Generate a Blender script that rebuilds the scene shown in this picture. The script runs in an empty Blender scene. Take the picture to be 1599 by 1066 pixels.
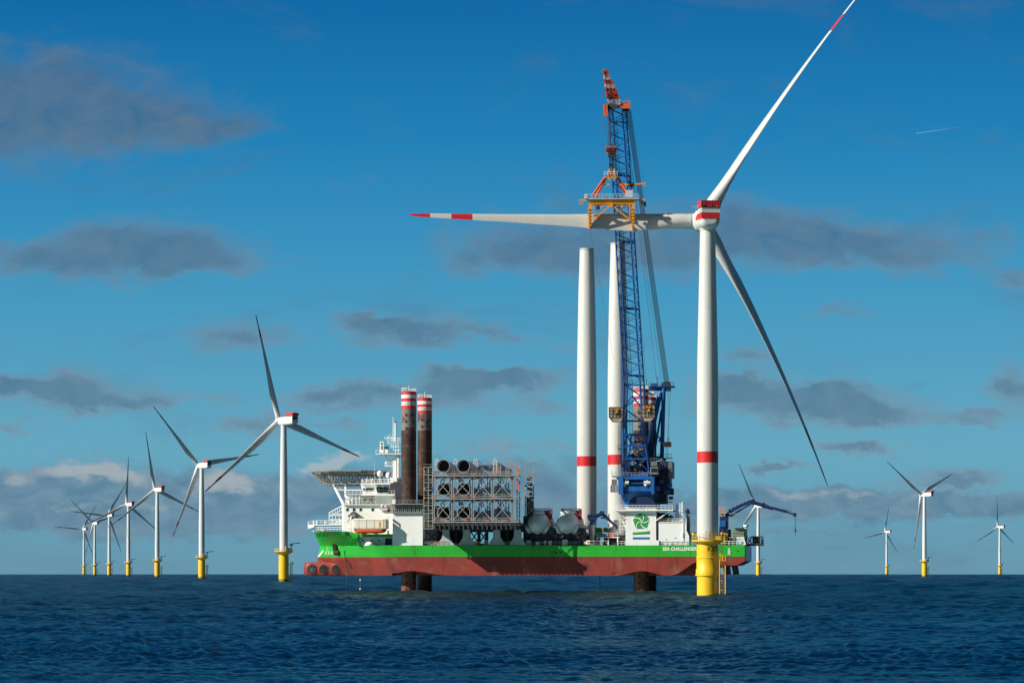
import bpy, math, random
import numpy as np
from mathutils import Vector, Matrix
random.seed(7)
R = math.radians
SC = bpy.context.scene
C = SC.collection

# ---------------------------------------------------------------- camera, sky, sun, exposure
F = 4100.0            # focal length in photograph pixels (photograph 1599 wide)
H = 6.68              # eye height above the water, metres
Y0 = 890.5            # eye level row in the photograph
cam_d = bpy.data.cameras.new("camera")
cam = bpy.data.objects.new("camera", cam_d); C.objects.link(cam)
cam.location = (0, 0, H); cam.rotation_euler = (R(90), 0, 0)
cam_d.sensor_width = 36.0; cam_d.lens = 36.0 * F / 1599.0
cam_d.shift_y = (Y0 - 533.0) / 1599.0
cam_d.clip_start = 1.0; cam_d.clip_end = 60000.0
SC.camera = cam
SC.view_settings.view_transform = 'Standard'; SC.view_settings.look = 'None'
SC.view_settings.exposure = 0.5; SC.view_settings.gamma = 1.0
SUN_AZ = R(68); SUN_EL = R(32)        # sun to the left of the viewer, slightly behind
sun_d = bpy.data.lights.new("sun", 'SUN'); sun_d.energy = 4.6; sun_d.angle = R(0.5); sun_d.color = (1.0, 0.94, 0.84)
sun = bpy.data.objects.new("sun", sun_d); C.objects.link(sun)
sv = Vector((-math.sin(SUN_AZ)*math.cos(SUN_EL), -math.cos(SUN_AZ)*math.cos(SUN_EL), math.sin(SUN_EL)))
sun.rotation_euler = sv.to_track_quat('Z', 'Y').to_euler()
sun.location = (-200, -100, 300)

def lin(c):
    return tuple((x/255/12.92 if x/255 <= .04045 else ((x/255+.055)/1.055)**2.4) for x in c)

def build_world():
    w = bpy.data.worlds.new("World"); SC.world = w; w.use_nodes = True
    nt = w.node_tree; N = nt.nodes; L = nt.links
    for n in list(N): N.remove(n)
    out = N.new('ShaderNodeOutputWorld'); bg = N.new('ShaderNodeBackground')
    bg.inputs['Strength'].default_value = 0.1
    L.new(bg.outputs[0], out.inputs[0])
    def math_(op, a, b=None, c=None, clamp=False):
        n = N.new('ShaderNodeMath'); n.operation = op; n.use_clamp = clamp
        for i, v in enumerate((a, b, c)):
            if v is None: continue
            if isinstance(v, (int, float)): n.inputs[i].default_value = v
            else: L.new(v, n.inputs[i])
        return n.outputs[0]
    def vmath(op, a, b=None):
        n = N.new('ShaderNodeVectorMath'); n.operation = op
        for i, v in enumerate((a, b)):
            if v is None: continue
            if isinstance(v, (tuple, list)): n.inputs[i].default_value = v
            else: L.new(v, n.inputs[i])
        return n
    def mix(f, a, b):
        n = N.new('ShaderNodeMix'); n.data_type = 'RGBA'
        if isinstance(f, (int, float)): n.inputs[0].default_value = f
        else: L.new(f, n.inputs[0])
        for i, v in ((6, a), (7, b)):
            if isinstance(v, (tuple, list)): n.inputs[i].default_value = tuple(v) + (1,)
            else: L.new(v, n.inputs[i])
        return n.outputs[2]
    tc = N.new('ShaderNodeTexCoord')
    D = vmath('NORMALIZE', tc.outputs['Generated']).outputs[0]
    sx = N.new('ShaderNodeSeparateXYZ'); L.new(D, sx.inputs[0])
    # clear-air gradient: a Nishita sky plus the photograph's deep polarised blue by elevation
    sky = N.new('ShaderNodeTexSky'); sky.sky_type = 'NISHITA'; sky.sun_disc = False
    sky.sun_elevation = SUN_EL
    sky.sun_rotation = math.atan2(sv.x, sv.y)
    sky.altitude = 0; sky.air_density = 1.0; sky.dust_density = 0.4; sky.ozone_density = 3.0
    z = math_('MAXIMUM', sx.outputs[2], 0.0)
    ramp = N.new('ShaderNodeValToRGB'); L.new(z, ramp.inputs[0])
    K = 10.0 / 2**SC.view_settings.exposure
    stops = [(0.0, (104, 150, 174)), (0.012, (102, 154, 178)), (0.046, (102, 165, 190)), (0.072, (86, 158, 190)), (0.115, (60, 147, 189)),
             (0.16, (30, 126, 180)), (0.212, (7, 101, 161)), (0.32, (5, 72, 128)), (0.55, (5, 52, 98)), (1.0, (4, 38, 80))]
    cr = ramp.color_ramp
    while len(cr.elements) < len(stops): cr.elements.new(0.5)
    for e, (p, c) in zip(cr.elements, stops):
        e.position = p; e.color = lin(c) + (1,)
    rs = vmath('SCALE', ramp.outputs[0]); rs.inputs[3].default_value = K
    skym = vmath('MULTIPLY', sky.outputs[0], (0.22, 0.7, 1.0)).outputs[0]
    base = mix(0.07, rs.outputs[0], skym)
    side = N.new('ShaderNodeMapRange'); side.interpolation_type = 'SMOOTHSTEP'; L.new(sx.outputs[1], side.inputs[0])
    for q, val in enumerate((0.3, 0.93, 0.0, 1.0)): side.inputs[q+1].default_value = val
    base = mix(side.outputs[0], vmath('MULTIPLY', base, (.24, .33, .36)).outputs[0], base)  # sky outside the view dimmed and tinted teal to deepen the shaded sides
    # clouds laid over the dome by direction (tangent units on the northern sky)
    yy = math_('MAXIMUM', sx.outputs[1], 0.02)
    u = math_('MULTIPLY', math_('DIVIDE', sx.outputs[0], yy), F)
    v = math_('MULTIPLY', math_('DIVIDE', sx.outputs[2], yy), F)
    cb = N.new('ShaderNodeCombineXYZ'); L.new(u, cb.inputs[0]); L.new(v, cb.inputs[1])
    P = cb.outputs[0]
    def noise(scale, detail, rough, off=(0, 0, 0), colour=False, dist=0.0):
        m = N.new('ShaderNodeMapping'); L.new(P, m.inputs[0]); m.inputs['Location'].default_value = off
        m.inputs['Scale'].default_value = scale
        n = N.new('ShaderNodeTexNoise'); L.new(m.outputs[0], n.inputs[0])
        n.inputs['Scale'].default_value = 1; n.inputs['Detail'].default_value = detail; n.inputs['Roughness'].default_value = rough
        n.inputs['Distortion'].default_value = dist
        return n.outputs['Color' if colour else 'Fac']
    warp = vmath('MULTIPLY', vmath('SUBTRACT', noise((1/95, 1/50, 1), 8, .66, (3, 7, 0), True), (.5, .5, .5)).outputs[0], (150, 85, 0)).outputs[0]
    PW = vmath('ADD', P, warp).outputs[0]
    def field(blobs):
        acc = None
        for cx, cy, rx, ry, wgt in blobs:
            d = vmath('MULTIPLY', vmath('SUBTRACT', PW, (cx-799.5, Y0-cy, 0)).outputs[0], (1/(1.4*rx), 1/(1.35*ry), 0)).outputs[0]
            q = vmath('DOT_PRODUCT', d, d).outputs['Value']
            g = math_('MULTIPLY', math_('POWER', 2.718, math_('MULTIPLY', q, -1.6)), wgt)
            acc = g if acc is None else math_('ADD', acc, g)
        return acc
    dark = [(60,150,190,62,1.0),(-60,190,210,80,.9),(235,190,130,36,.75),(340,205,80,22,.45),
            (205,370,95,32,.95),(290,398,130,30,.85),(30,398,75,30,.75),(150,418,150,24,.5),
            (365,527,80,25,.95),(640,517,110,20,.95),(575,505,50,12,.6),(765,530,45,12,.6),
            (110,612,105,26,1.0),(35,606,70,18,.8),(210,630,80,12,.7),(25,668,45,9,.6),
            (515,620,55,18,.95),(345,618,50,8,.4),(600,608,45,12,.6),(700,620,85,30,.85),(790,592,90,17,.95),(740,585,60,12,.7),
            (400,655,60,16,.8),(520,665,60,10,.6),(855,635,40,18,.6),
            (850,375,150,46,.75),(1180,365,140,40,.75),(1300,380,170,38,.8),(1420,405,110,24,.6),(950,400,150,36,.65),(760,400,70,20,.4),
            (1090,330,120,24,.3),(1240,628,130,30,1.0),(1150,600,70,18,.8),(1370,645,90,18,.8),(1300,606,45,10,.6),(1520,655,60,9,.8),
            (1580,603,45,30,1.0),(1590,434,38,13,.8),(1535,360,50,20,.5),(1320,488,60,10,.55),(1165,556,55,13,.7),
            (1340,698,70,12,.95),(1230,734,55,7,.8),(1500,742,65,14,.9),(1185,735,40,7,.5),(1430,750,80,8,.4),
            (880,700,60,10,.5),(760,700,60,16,.5),(560,285,50,14,.3),(880,540,50,12,.35)]
    bank = [(120,770,170,36,1.1),(20,765,110,30,1.0),(280,785,150,36,1.0),(420,780,110,34,.8),(60,820,200,16,.6),(380,830,180,14,.5),
            (560,760,110,26,.8),(840,730,120,26,.7),(780,770,120,26,.7),(960,790,120,24,.6),
            (1180,784,140,22,1.0),(1330,782,130,22,1.0),(1470,788,130,16,.9),(1590,780,90,14,1.0),(1420,770,60,10,.6),(1230,830,120,6,.5),(1300,850,160,5,.3),
            (690,800,160,20,.6),(1050,820,160,14,.4)]
    white = [(170,742,60,14,1.0),(85,735,50,12,.7),(30,748,40,11,.5),(500,728,34,17,1.25),(545,722,34,10,.8),(360,752,60,16,.8),(330,768,60,12,.6),(240,790,70,8,.5),(90,786,60,7,.5),
             (1240,766,46,7,.5),(1340,768,46,6,.5),(1420,766,30,6,.35),(760,696,50,12,.35),(870,712,40,12,.35),(655,715,30,10,.3)]
    fb = noise((1/80, 1/48, 1), 9, .58, (11, 4, 0), dist=.5)
    fb2 = noise((1/60, 1/38, 1), 7, .55, (1, 21, 0), dist=.6)
    nn = math_('ADD', math_('MULTIPLY', math_('SUBTRACT', fb, .5), 1.6), math_('MULTIPLY', math_('SUBTRACT', fb2, .5), .6))
    def mask(f, lo, hi, k=1.0):
        n = N.new('ShaderNodeMapRange'); n.interpolation_type = 'SMOOTHSTEP'
        L.new(math_('ADD', f, math_('MULTIPLY', math_('MULTIPLY', nn, k), math_('MULTIPLY', f, 5.0, None, True))), n.inputs[0])
        n.inputs[1].default_value = lo; n.inputs[2].default_value = hi
        return n.outputs[0]
    front = math_('GREATER_THAN', sx.outputs[1], 0.05)
    md = math_('MULTIPLY', mask(field(dark), .10, 1.08, .66), front)
    mb_ = math_('MULTIPLY', mask(field(bank), .14, .88, .78), front)
    mw = math_('MULTIPLY', mask(field(white), .16, .95, .7), front)
    vn = N.new('ShaderNodeMapRange'); vn.interpolation_type = 'SMOOTHSTEP'; L.new(noise((1/330, 1/120, 1), 8, .62, (5.3, 2.2, 0), dist=.8), vn.inputs[0])
    for q, val in enumerate((.50, .78, 0.0, .5)): vn.inputs[q+1].default_value = val
    veil = math_('MULTIPLY', vn.outputs[0], front)
    def scaled(c): return tuple(x*K for x in lin(c))
    tone = N.new('ShaderNodeMapRange'); L.new(fb2, tone.inputs[0]); tone.inputs[1].default_value = .3; tone.inputs[2].default_value = .7
    # height: clouds high in the picture are warmer, low ones bluer
    hi = N.new('ShaderNodeMapRange'); L.new(z, hi.inputs[0]); hi.inputs[1].default_value = .04; hi.inputs[2].default_value = .17
    dk = mix(tone.outputs[0], mix(hi.outputs[0], scaled((84, 114, 140)), scaled((72, 106, 136))), mix(hi.outputs[0], scaled((104, 130, 152)), scaled((102, 120, 136))))
    bk = mix(tone.outputs[0], scaled((84, 122, 150)), scaled((122, 150, 168)))
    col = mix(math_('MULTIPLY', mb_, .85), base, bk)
    col = mix(math_('MULTIPLY', mw, .62), col, scaled((182, 188, 190)))
    col = mix(math_('MULTIPLY', math_('ADD', md, math_('MULTIPLY', veil, math_('SUBTRACT', 1.0, md))), .74), col, dk)
    edge = math_('MULTIPLY', math_('MULTIPLY', md, math_('SUBTRACT', 1.0, md)), math_('SUBTRACT', 1.1, hi.outputs[0]))
    col = mix(math_('MULTIPLY', edge, .8), col, scaled((150, 160, 168)))
    # short vapour trail of a far aircraft
    dx = math_('SUBTRACT', u, 1431-799.5); ln = math_('SUBTRACT', v, math_('ADD', math_('MULTIPLY', dx, .148), Y0-208.5))
    tr = math_('MULTIPLY', math_('SUBTRACT', 1.0, math_('DIVIDE', math_('ABSOLUTE', ln), 1.0), None, True), math_('MULTIPLY', math_('GREATER_THAN', dx, 0.0), math_('SUBTRACT', 1.0, math_('DIVIDE', dx, 75.0), None, True)))
    col = mix(math_('MULTIPLY', math_('MULTIPLY', tr, front), .45), col, scaled((190, 205, 225)))
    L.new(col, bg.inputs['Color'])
build_world()

# ---------------------------------------------------------------- mesh builder
class MB:
    def __init__(s): s.v = []; s.f = []; s.m = []; s.sm = []; s.M = None
    def add(s, vs, fs, mi=0, smooth=False):
        o = len(s.v)
        if s.M is not None: vs = [s.M @ Vector(p) for p in vs]
        s.v += [tuple(p) for p in vs]
        for f in fs:
            s.f.append(tuple(i+o for i in f)); s.m.append(mi); s.sm.append(smooth)
        return s
    def box(s, x0, x1, y0, y1, z0, z1, mi=0):
        return s.add([(x0,y0,z0),(x1,y0,z0),(x1,y1,z0),(x0,y1,z0),(x0,y0,z1),(x1,y0,z1),(x1,y1,z1),(x0,y1,z1)],
                     [(0,3,2,1),(4,5,6,7),(0,1,5,4),(1,2,6,5),(2,3,7,6),(3,0,4,7)], mi)
    def hexa(s, b, t, mi=0):
        return s.add(list(b)+list(t), [(0,3,2,1),(4,5,6,7),(0,1,5,4),(1,2,6,5),(2,3,7,6),(3,0,4,7)], mi)
    def cyl(s, p0, p1, r0, r1=None, n=12, mi=0, caps=True, smooth=True):
        p0 = Vector(p0); p1 = Vector(p1); r1 = r0 if r1 is None else r1
        d = (p1-p0).normalized(); a = Vector((0,0,1)) if abs(d.z) < .95 else Vector((1,0,0))
        e1 = d.cross(a).normalized(); e2 = d.cross(e1)
        vs = []
        for p, r in ((p0, r0), (p1, r1)):
            for i in range(n):
                t = 2*math.pi*i/n
                vs.append(p + e1*(r*math.cos(t)) + e2*(r*math.sin(t)))
        s.add(vs, [(i, (i+1) % n, n+(i+1) % n, n+i) for i in range(n)], mi, smooth)
        if caps: s.add(vs, [tuple(range(n-1,-1,-1)), tuple(range(n, 2*n))], mi, False)
        return s
    def bar(s, p0, p1, w, h=None, mi=0):
        p0 = Vector(p0); p1 = Vector(p1); h = w if h is None else h
        d = (p1-p0).normalized(); a = Vector((0,0,1)) if abs(d.z) < .95 else Vector((0,1,0))
        e1 = d.cross(a).normalized()*(w/2); e2 = e1.cross(d).normalized()*(h/2)
        return s.hexa([p0-e1-e2, p0+e1-e2, p0+e1+e2, p0-e1+e2], [p1-e1-e2, p1+e1-e2, p1+e1+e2, p1-e1+e2], mi)
    def path(s, pts, r, n=6, mi=0):
        for a, b in zip(pts[:-1], pts[1:]): s.cyl(a, b, r, r, n, mi)
        return s
    def lathe(s, prof, n=24, mi=0, c=(0,0,0), smooth=True):
        vs = []
        for r, z in prof:
            for i in range(n):
                t = 2*math.pi*i/n
                vs.append((c[0]+r*math.cos(t), c[1]+r*math.sin(t), c[2]+z))
        for k in range(len(prof)-1):
            m = mi[k] if isinstance(mi, (list, tuple)) else mi
            s.add(vs[k*n:(k+2)*n], [(i, (i+1) % n, n+(i+1) % n, n+i) for i in range(n)], m, smooth)
        m0 = mi[0] if isinstance(mi, (list, tuple)) else mi; m1 = mi[-1] if isinstance(mi, (list, tuple)) else mi
        if prof[0][0] > 1e-4: s.add(vs[:n], [tuple(range(n-1,-1,-1))], m0)
        if prof[-1][0] > 1e-4: s.add(vs[-n:], [tuple(range(n))], m1)
        return s
    def prism(s, poly, y0, y1, mi=0):      # polygon in x,z extruded along y
        n = len(poly)
        vs = [(x, y0, z) for x, z in poly] + [(x, y1, z) for x, z in poly]
        return s.add(vs, [tuple(range(n)), tuple(range(2*n-1, n-1, -1))] + [(i, n+i, n+(i+1) % n, (i+1) % n) for i in range(n)], mi)
    def sphere(s, c, r, n=16, mi=0, sc=(1,1,1)):
        vs = []; h = n//2
        for j in range(h+1):
            p = math.pi*j/h
            for i in range(n):
                t = 2*math.pi*i/n
                vs.append((c[0]+r*sc[0]*math.sin(p)*math.cos(t), c[1]+r*sc[1]*math.sin(p)*math.sin(t), c[2]+r*sc[2]*math.cos(p)))
        fs = []
        for j in range(h):
            for i in range(n):
                fs.append((j*n+i, (j+1)*n+i, (j+1)*n+(i+1) % n, j*n+(i+1) % n))
        return s.add(vs, fs, mi, True)
    def loft(s, rings, mi=0, smooth=True, caps=True, closed=True):
        n = len(rings[0]); vs = [p for r in rings for p in r]
        fs = []; ms = []
        for k in range(len(rings)-1):
            m = mi[k] if isinstance(mi, (list, tuple)) else mi
            s.add(list(rings[k])+list(rings[k+1]), [(i, (i+1) % n, n+(i+1) % n, n+i) for i in range(n if closed else n-1)], m, smooth)
        if caps:
            s.add(rings[0], [tuple(range(n-1,-1,-1))], mi[0] if isinstance(mi, (list, tuple)) else mi)
            s.add(rings[-1], [tuple(range(n))], mi[-1] if isinstance(mi, (list, tuple)) else mi)
        return s
    def rail(s, pts, h=1.1, step=2.0, r=.05, mi=0, mid=True):
        up = Vector((0,0,1))
        for a, b in zip(pts[:-1], pts[1:]):
            a = Vector(a); b = Vector(b); n = max(1, int(round((b-a).length/step)))
            for k in range(n+1):
                p = a.lerp(b, k/n); s.bar(p, p+up*h, r*1.6, None, mi)
            s.bar(a+up*h, b+up*h, r*2, None, mi)
            if mid: s.bar(a+up*h*.52, b+up*h*.52, r*1.5, None, mi)
        return s
    def build(s, name, mats, parent=None, off=None, weld=True):
        me = bpy.data.meshes.new(name)
        if off is None: off = OFF.get(parent.name, Vector((0,0,0))) if parent is not None else Vector((0,0,0))
        off = Vector(off)
        me.from_pydata([(x-off.x, y-off.y, z-off.z) for x, y, z in s.v], [], s.f)
        mats = mats if isinstance(mats, (list, tuple)) else [mats]
        for m in mats: me.materials.append(M[m])
        me.polygons.foreach_set('material_index', s.m); me.polygons.foreach_set('use_smooth', s.sm)
        if weld and any(s.sm):
            import bmesh
            bm = bmesh.new(); bm.from_mesh(me)
            bmesh.ops.remove_doubles(bm, verts=bm.verts, dist=1e-4)
            bmesh.ops.recalc_face_normals(bm, faces=bm.faces)
            for e in bm.edges:
                if len(e.link_faces) == 2 and e.calc_face_angle(0) > R(40): e.smooth = False
            bm.to_mesh(me); bm.free()
        me.update()
        o = bpy.data.objects.new(name, me); C.objects.link(o)
        if parent is not None:
            o.parent = parent; OFF[o.name] = off
        return o
OFF = {}
def tag(o, label=None, cat=None, group=None, kind=None):
    for k, v in (('label', label), ('category', cat), ('group', group), ('kind', kind)):
        if v: o[k] = v
    return o

# ---------------------------------------------------------------- materials
M = {}
def mat(name, col, rough=.5, col2=None, scale=(1,1,1), lo=.5, hi=.7, amt=1.0, metal=0.0, var=.08, spec=.5, bump=0.0, seam=None):
    m = bpy.data.materials.new(name); m.use_nodes = True; M[name] = m
    nt = m.node_tree; N = nt.nodes; L = nt.links; b = N['Principled BSDF']
    b.inputs['Roughness'].default_value = rough; b.inputs['Metallic'].default_value = metal
    b.inputs['Specular IOR Level'].default_value = spec
    tc = N.new('ShaderNodeTexCoord')
    def noise(sc, det, off):
        mp = N.new('ShaderNodeMapping'); L.new(tc.outputs['Object'], mp.inputs[0]); mp.inputs['Scale'].default_value = sc; mp.inputs['Location'].default_value = off
        n = N.new('ShaderNodeTexNoise'); L.new(mp.outputs[0], n.inputs[0]); n.inputs['Scale'].default_value = 1; n.inputs['Detail'].default_value = det
        n.inputs['Roughness'].default_value = .62
        return n.outputs['Fac']
    def mix(f, a, bb, mode='MIX'):
        n = N.new('ShaderNodeMix'); n.data_type = 'RGBA'; n.blend_type = mode
        if isinstance(f, float): n.inputs[0].default_value = f
        else: L.new(f, n.inputs[0])
        for i, v in ((6, a), (7, bb)):
            if isinstance(v, tuple): n.inputs[i].default_value = v + (1,)
            else: L.new(v, n.inputs[i])
        return n.outputs[2]
    def rng(x, a, bb, c=0.0, d=1.0):
        n = N.new('ShaderNodeMapRange'); L.new(x, n.inputs[0])
        for i, v in enumerate((a, bb, c, d)): n.inputs[i+1].default_value = v
        return n.outputs[0]
    c = tuple(col)
    if col2 is not None:
        c = mix(rng(noise(scale, 7, (3.1, 1.7, 9.2)), lo, hi, 0, amt), c, tuple(col2))
    v = rng(noise((.22, .22, .11), 5, (0, 4, 0)), .3, .7, 1-var, 1+var)
    vm = N.new('ShaderNodeVectorMath'); vm.operation = 'SCALE'; L.new(v, vm.inputs[3])
    if isinstance(c, tuple): vm.inputs[0].default_value = c
    else: L.new(c, vm.inputs[0])
    res = vm.outputs[0]
    if seam:          # fine plate seams on the steel
        br = N.new('ShaderNodeTexBrick'); mp = N.new('ShaderNodeMapping')
        sep = N.new('ShaderNodeSeparateXYZ'); L.new(tc.outputs['Object'], sep.inputs[0])
        cb = N.new('ShaderNodeCombineXYZ'); L.new(sep.outputs[0], cb.inputs[0]); L.new(sep.outputs[2], cb.inputs[1])
        L.new(cb.outputs[0], br.inputs[0])
        br.inputs['Scale'].default_value = 1; br.inputs['Brick Width'].default_value = seam[0]; br.inputs['Row Height'].default_value = seam[1]
        br.inputs['Mortar Size'].default_value = .035; br.inputs['Mortar Smooth'].default_value = .6
        br.inputs['Color1'].default_value = (1,1,1,1); br.inputs['Color2'].default_value = (.93,.93,.93,1); br.inputs['Mortar'].default_value = (.72,.70,.68,1)
        res = mix(1.0, res, br.outputs[0], 'MULTIPLY')
    L.new(res, b.inputs['Base Color'])
    rr = rng(noise((1.3, 1.3, 1.3), 4, (8, 0, 2)), .3, .7, max(0, rough-.08), min(1, rough+.08)); L.new(rr, b.inputs['Roughness'])
    if bump:
        bp = N.new('ShaderNodeBump'); bp.inputs['Distance'].default_value = bump; bp.inputs['Strength'].default_value = .6
        L.new(noise((.35, .35, .35), 3, (1, 1, 1)), bp.inputs['Height']); L.new(bp.outputs[0], b.inputs['Normal'])
    return m
mat('tower_paint', (.57,.575,.55), .42, (.50,.49,.45), (.9,.9,.05), .52, .75, .55, var=.04)
mat('blade_paint', (.56,.565,.54), .38, (.50,.50,.47), (.5,.5,.08), .5, .8, .5, var=.03)
mat('far_paint', (.60,.60,.59), .45, var=.03)
mat('red_paint', (.60,.018,.022), .45, (.40,.02,.02), (.8,.8,.3), .5, .75, .5)
mat('yellow_paint', (.80,.47,.012), .45, (.62,.33,.02), (.9,.9,.12), .52, .72, .7, var=.06)
mat('yellow_fouled', (.30,.22,.04), .7, (.05,.06,.025), (.8,.8,.5), .45, .6)
mat('fouling', (.035,.04,.022), .8, (.10,.09,.04), (.9,.9,.9), .5, .7)
mat('ship_green', (.022,.41,.030), .42, (.05,.24,.03), (.9,.9,.06), .56, .74, .7, var=.07, bump=.03, seam=(11.5, 3.9))
mat('ship_red', (.255,.029,.019), .6, (.30,.12,.075), (.30,.30,.16), .54, .66, .55, var=.25, bump=.04, seam=(11.5, 2.9))
mat('hull_scrape', (.22,.10,.07), .7, (.15,.04,.03), (2,2,2), .45, .6)
mat('ship_white', (.84,.84,.80), .45, (.60,.52,.42), (.7,.7,.06), .60, .80, .55, var=.04)
mat('ship_grey', (.42,.43,.43), .55, (.28,.26,.23), (.8,.8,.2), .5, .7, .6)
mat('cream', (.80,.74,.60), .45, (.66,.58,.44), (.6,.6,.1), .55, .75, .5)
mat('orange', (.74,.095,.015), .45, (.55,.10,.02), (.8,.8,.4), .5, .7, .5)
mat('deck_green', (.06,.13,.08), .75, (.12,.11,.09), (.4,.4,.4), .45, .65)
mat('galv', (.33,.33,.31), .5, (.28,.27,.24), (.9,.9,.3), .5, .7, .7, metal=.25)
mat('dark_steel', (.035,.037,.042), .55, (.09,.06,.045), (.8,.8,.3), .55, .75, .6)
mat('mid_steel', (.14,.145,.15), .55, (.20,.16,.12), (.7,.7,.3), .55, .75, .6)
mat('black', (.008,.008,.009), .6)
mat('glass', (.012,.025,.03), .08, var=.0, spec=.8)
mat('leg_steel', (.155,.155,.148), .65, (.12,.033,.018), (.35,.35,.42), .50, .58, 1.0, var=.2, bump=.05)
mat('leg_rust', (.034,.014,.010), .75, (.125,.042,.021), (.5,.5,.22), .50, .66, 1.0, var=.25, bump=.05)
mat('leg_wet', (.19,.055,.028), .65, (.06,.02,.013), (.5,.5,.2), .5, .68, 1.0, var=.2)
mat('leg_white', (.72,.71,.68), .5, (.36,.22,.15), (.6,.6,.1), .58, .75, .8)
mat('leg_red', (.55,.03,.03), .5, (.30,.07,.04), (.6,.6,.15), .55, .75, .6)
mat('crane_blue', (.010,.105,.36), .42, (.010,.06,.20), (.7,.7,.2), .5, .72, .7, var=.1)
mat('crane_navy', (.006,.022,.085), .45, (.01,.012,.03), (.7,.7,.2), .5, .72, .7)
mat('crane_red', (.58,.075,.02), .5, (.34,.05,.03), (.8,.8,.3), .5, .7, .6)
mat('jib_white', (.40,.34,.29), .6, (.20,.11,.08), (1,1,1), .45, .6)
mat('jib_red', (.36,.035,.015), .55, (.17,.04,.025), (1,1,1), .45, .6)
mat('head_orange', (.72,.13,.03), .5, (.42,.06,.02), (.8,.8,.3), .5, .72, .6)
mat('orange_yellow', (.80,.32,.012), .45, (.60,.20,.012), (.8,.8,.3), .52, .72, .7)
mat('tan_net', (.50,.40,.29), .7, (.28,.22,.16), (1.4,1.4,1.4), .45, .6)
mat('nacelle_shell', (.74,.76,.77), .38, var=.03)  # hub colour made paler to stand in for sun patches through the rack
mat('nacelle_grey', (.56,.58,.59), .4, var=.03)
mat('blade_shaded', (.30,.31,.31), .45, var=.03)  # light grey blade paint, darkened for the shade inside the rack
mat('pure_white', (.82,.82,.80), .45, var=.02)
mat('logo_green', (.02,.30,.05), .45, var=.05)
mat('logo_blue', (.02,.14,.42), .45, var=.05)
mat('ink', (.03,.035,.03), .5)
mat('rope', (.05,.05,.055), .6)

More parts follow.
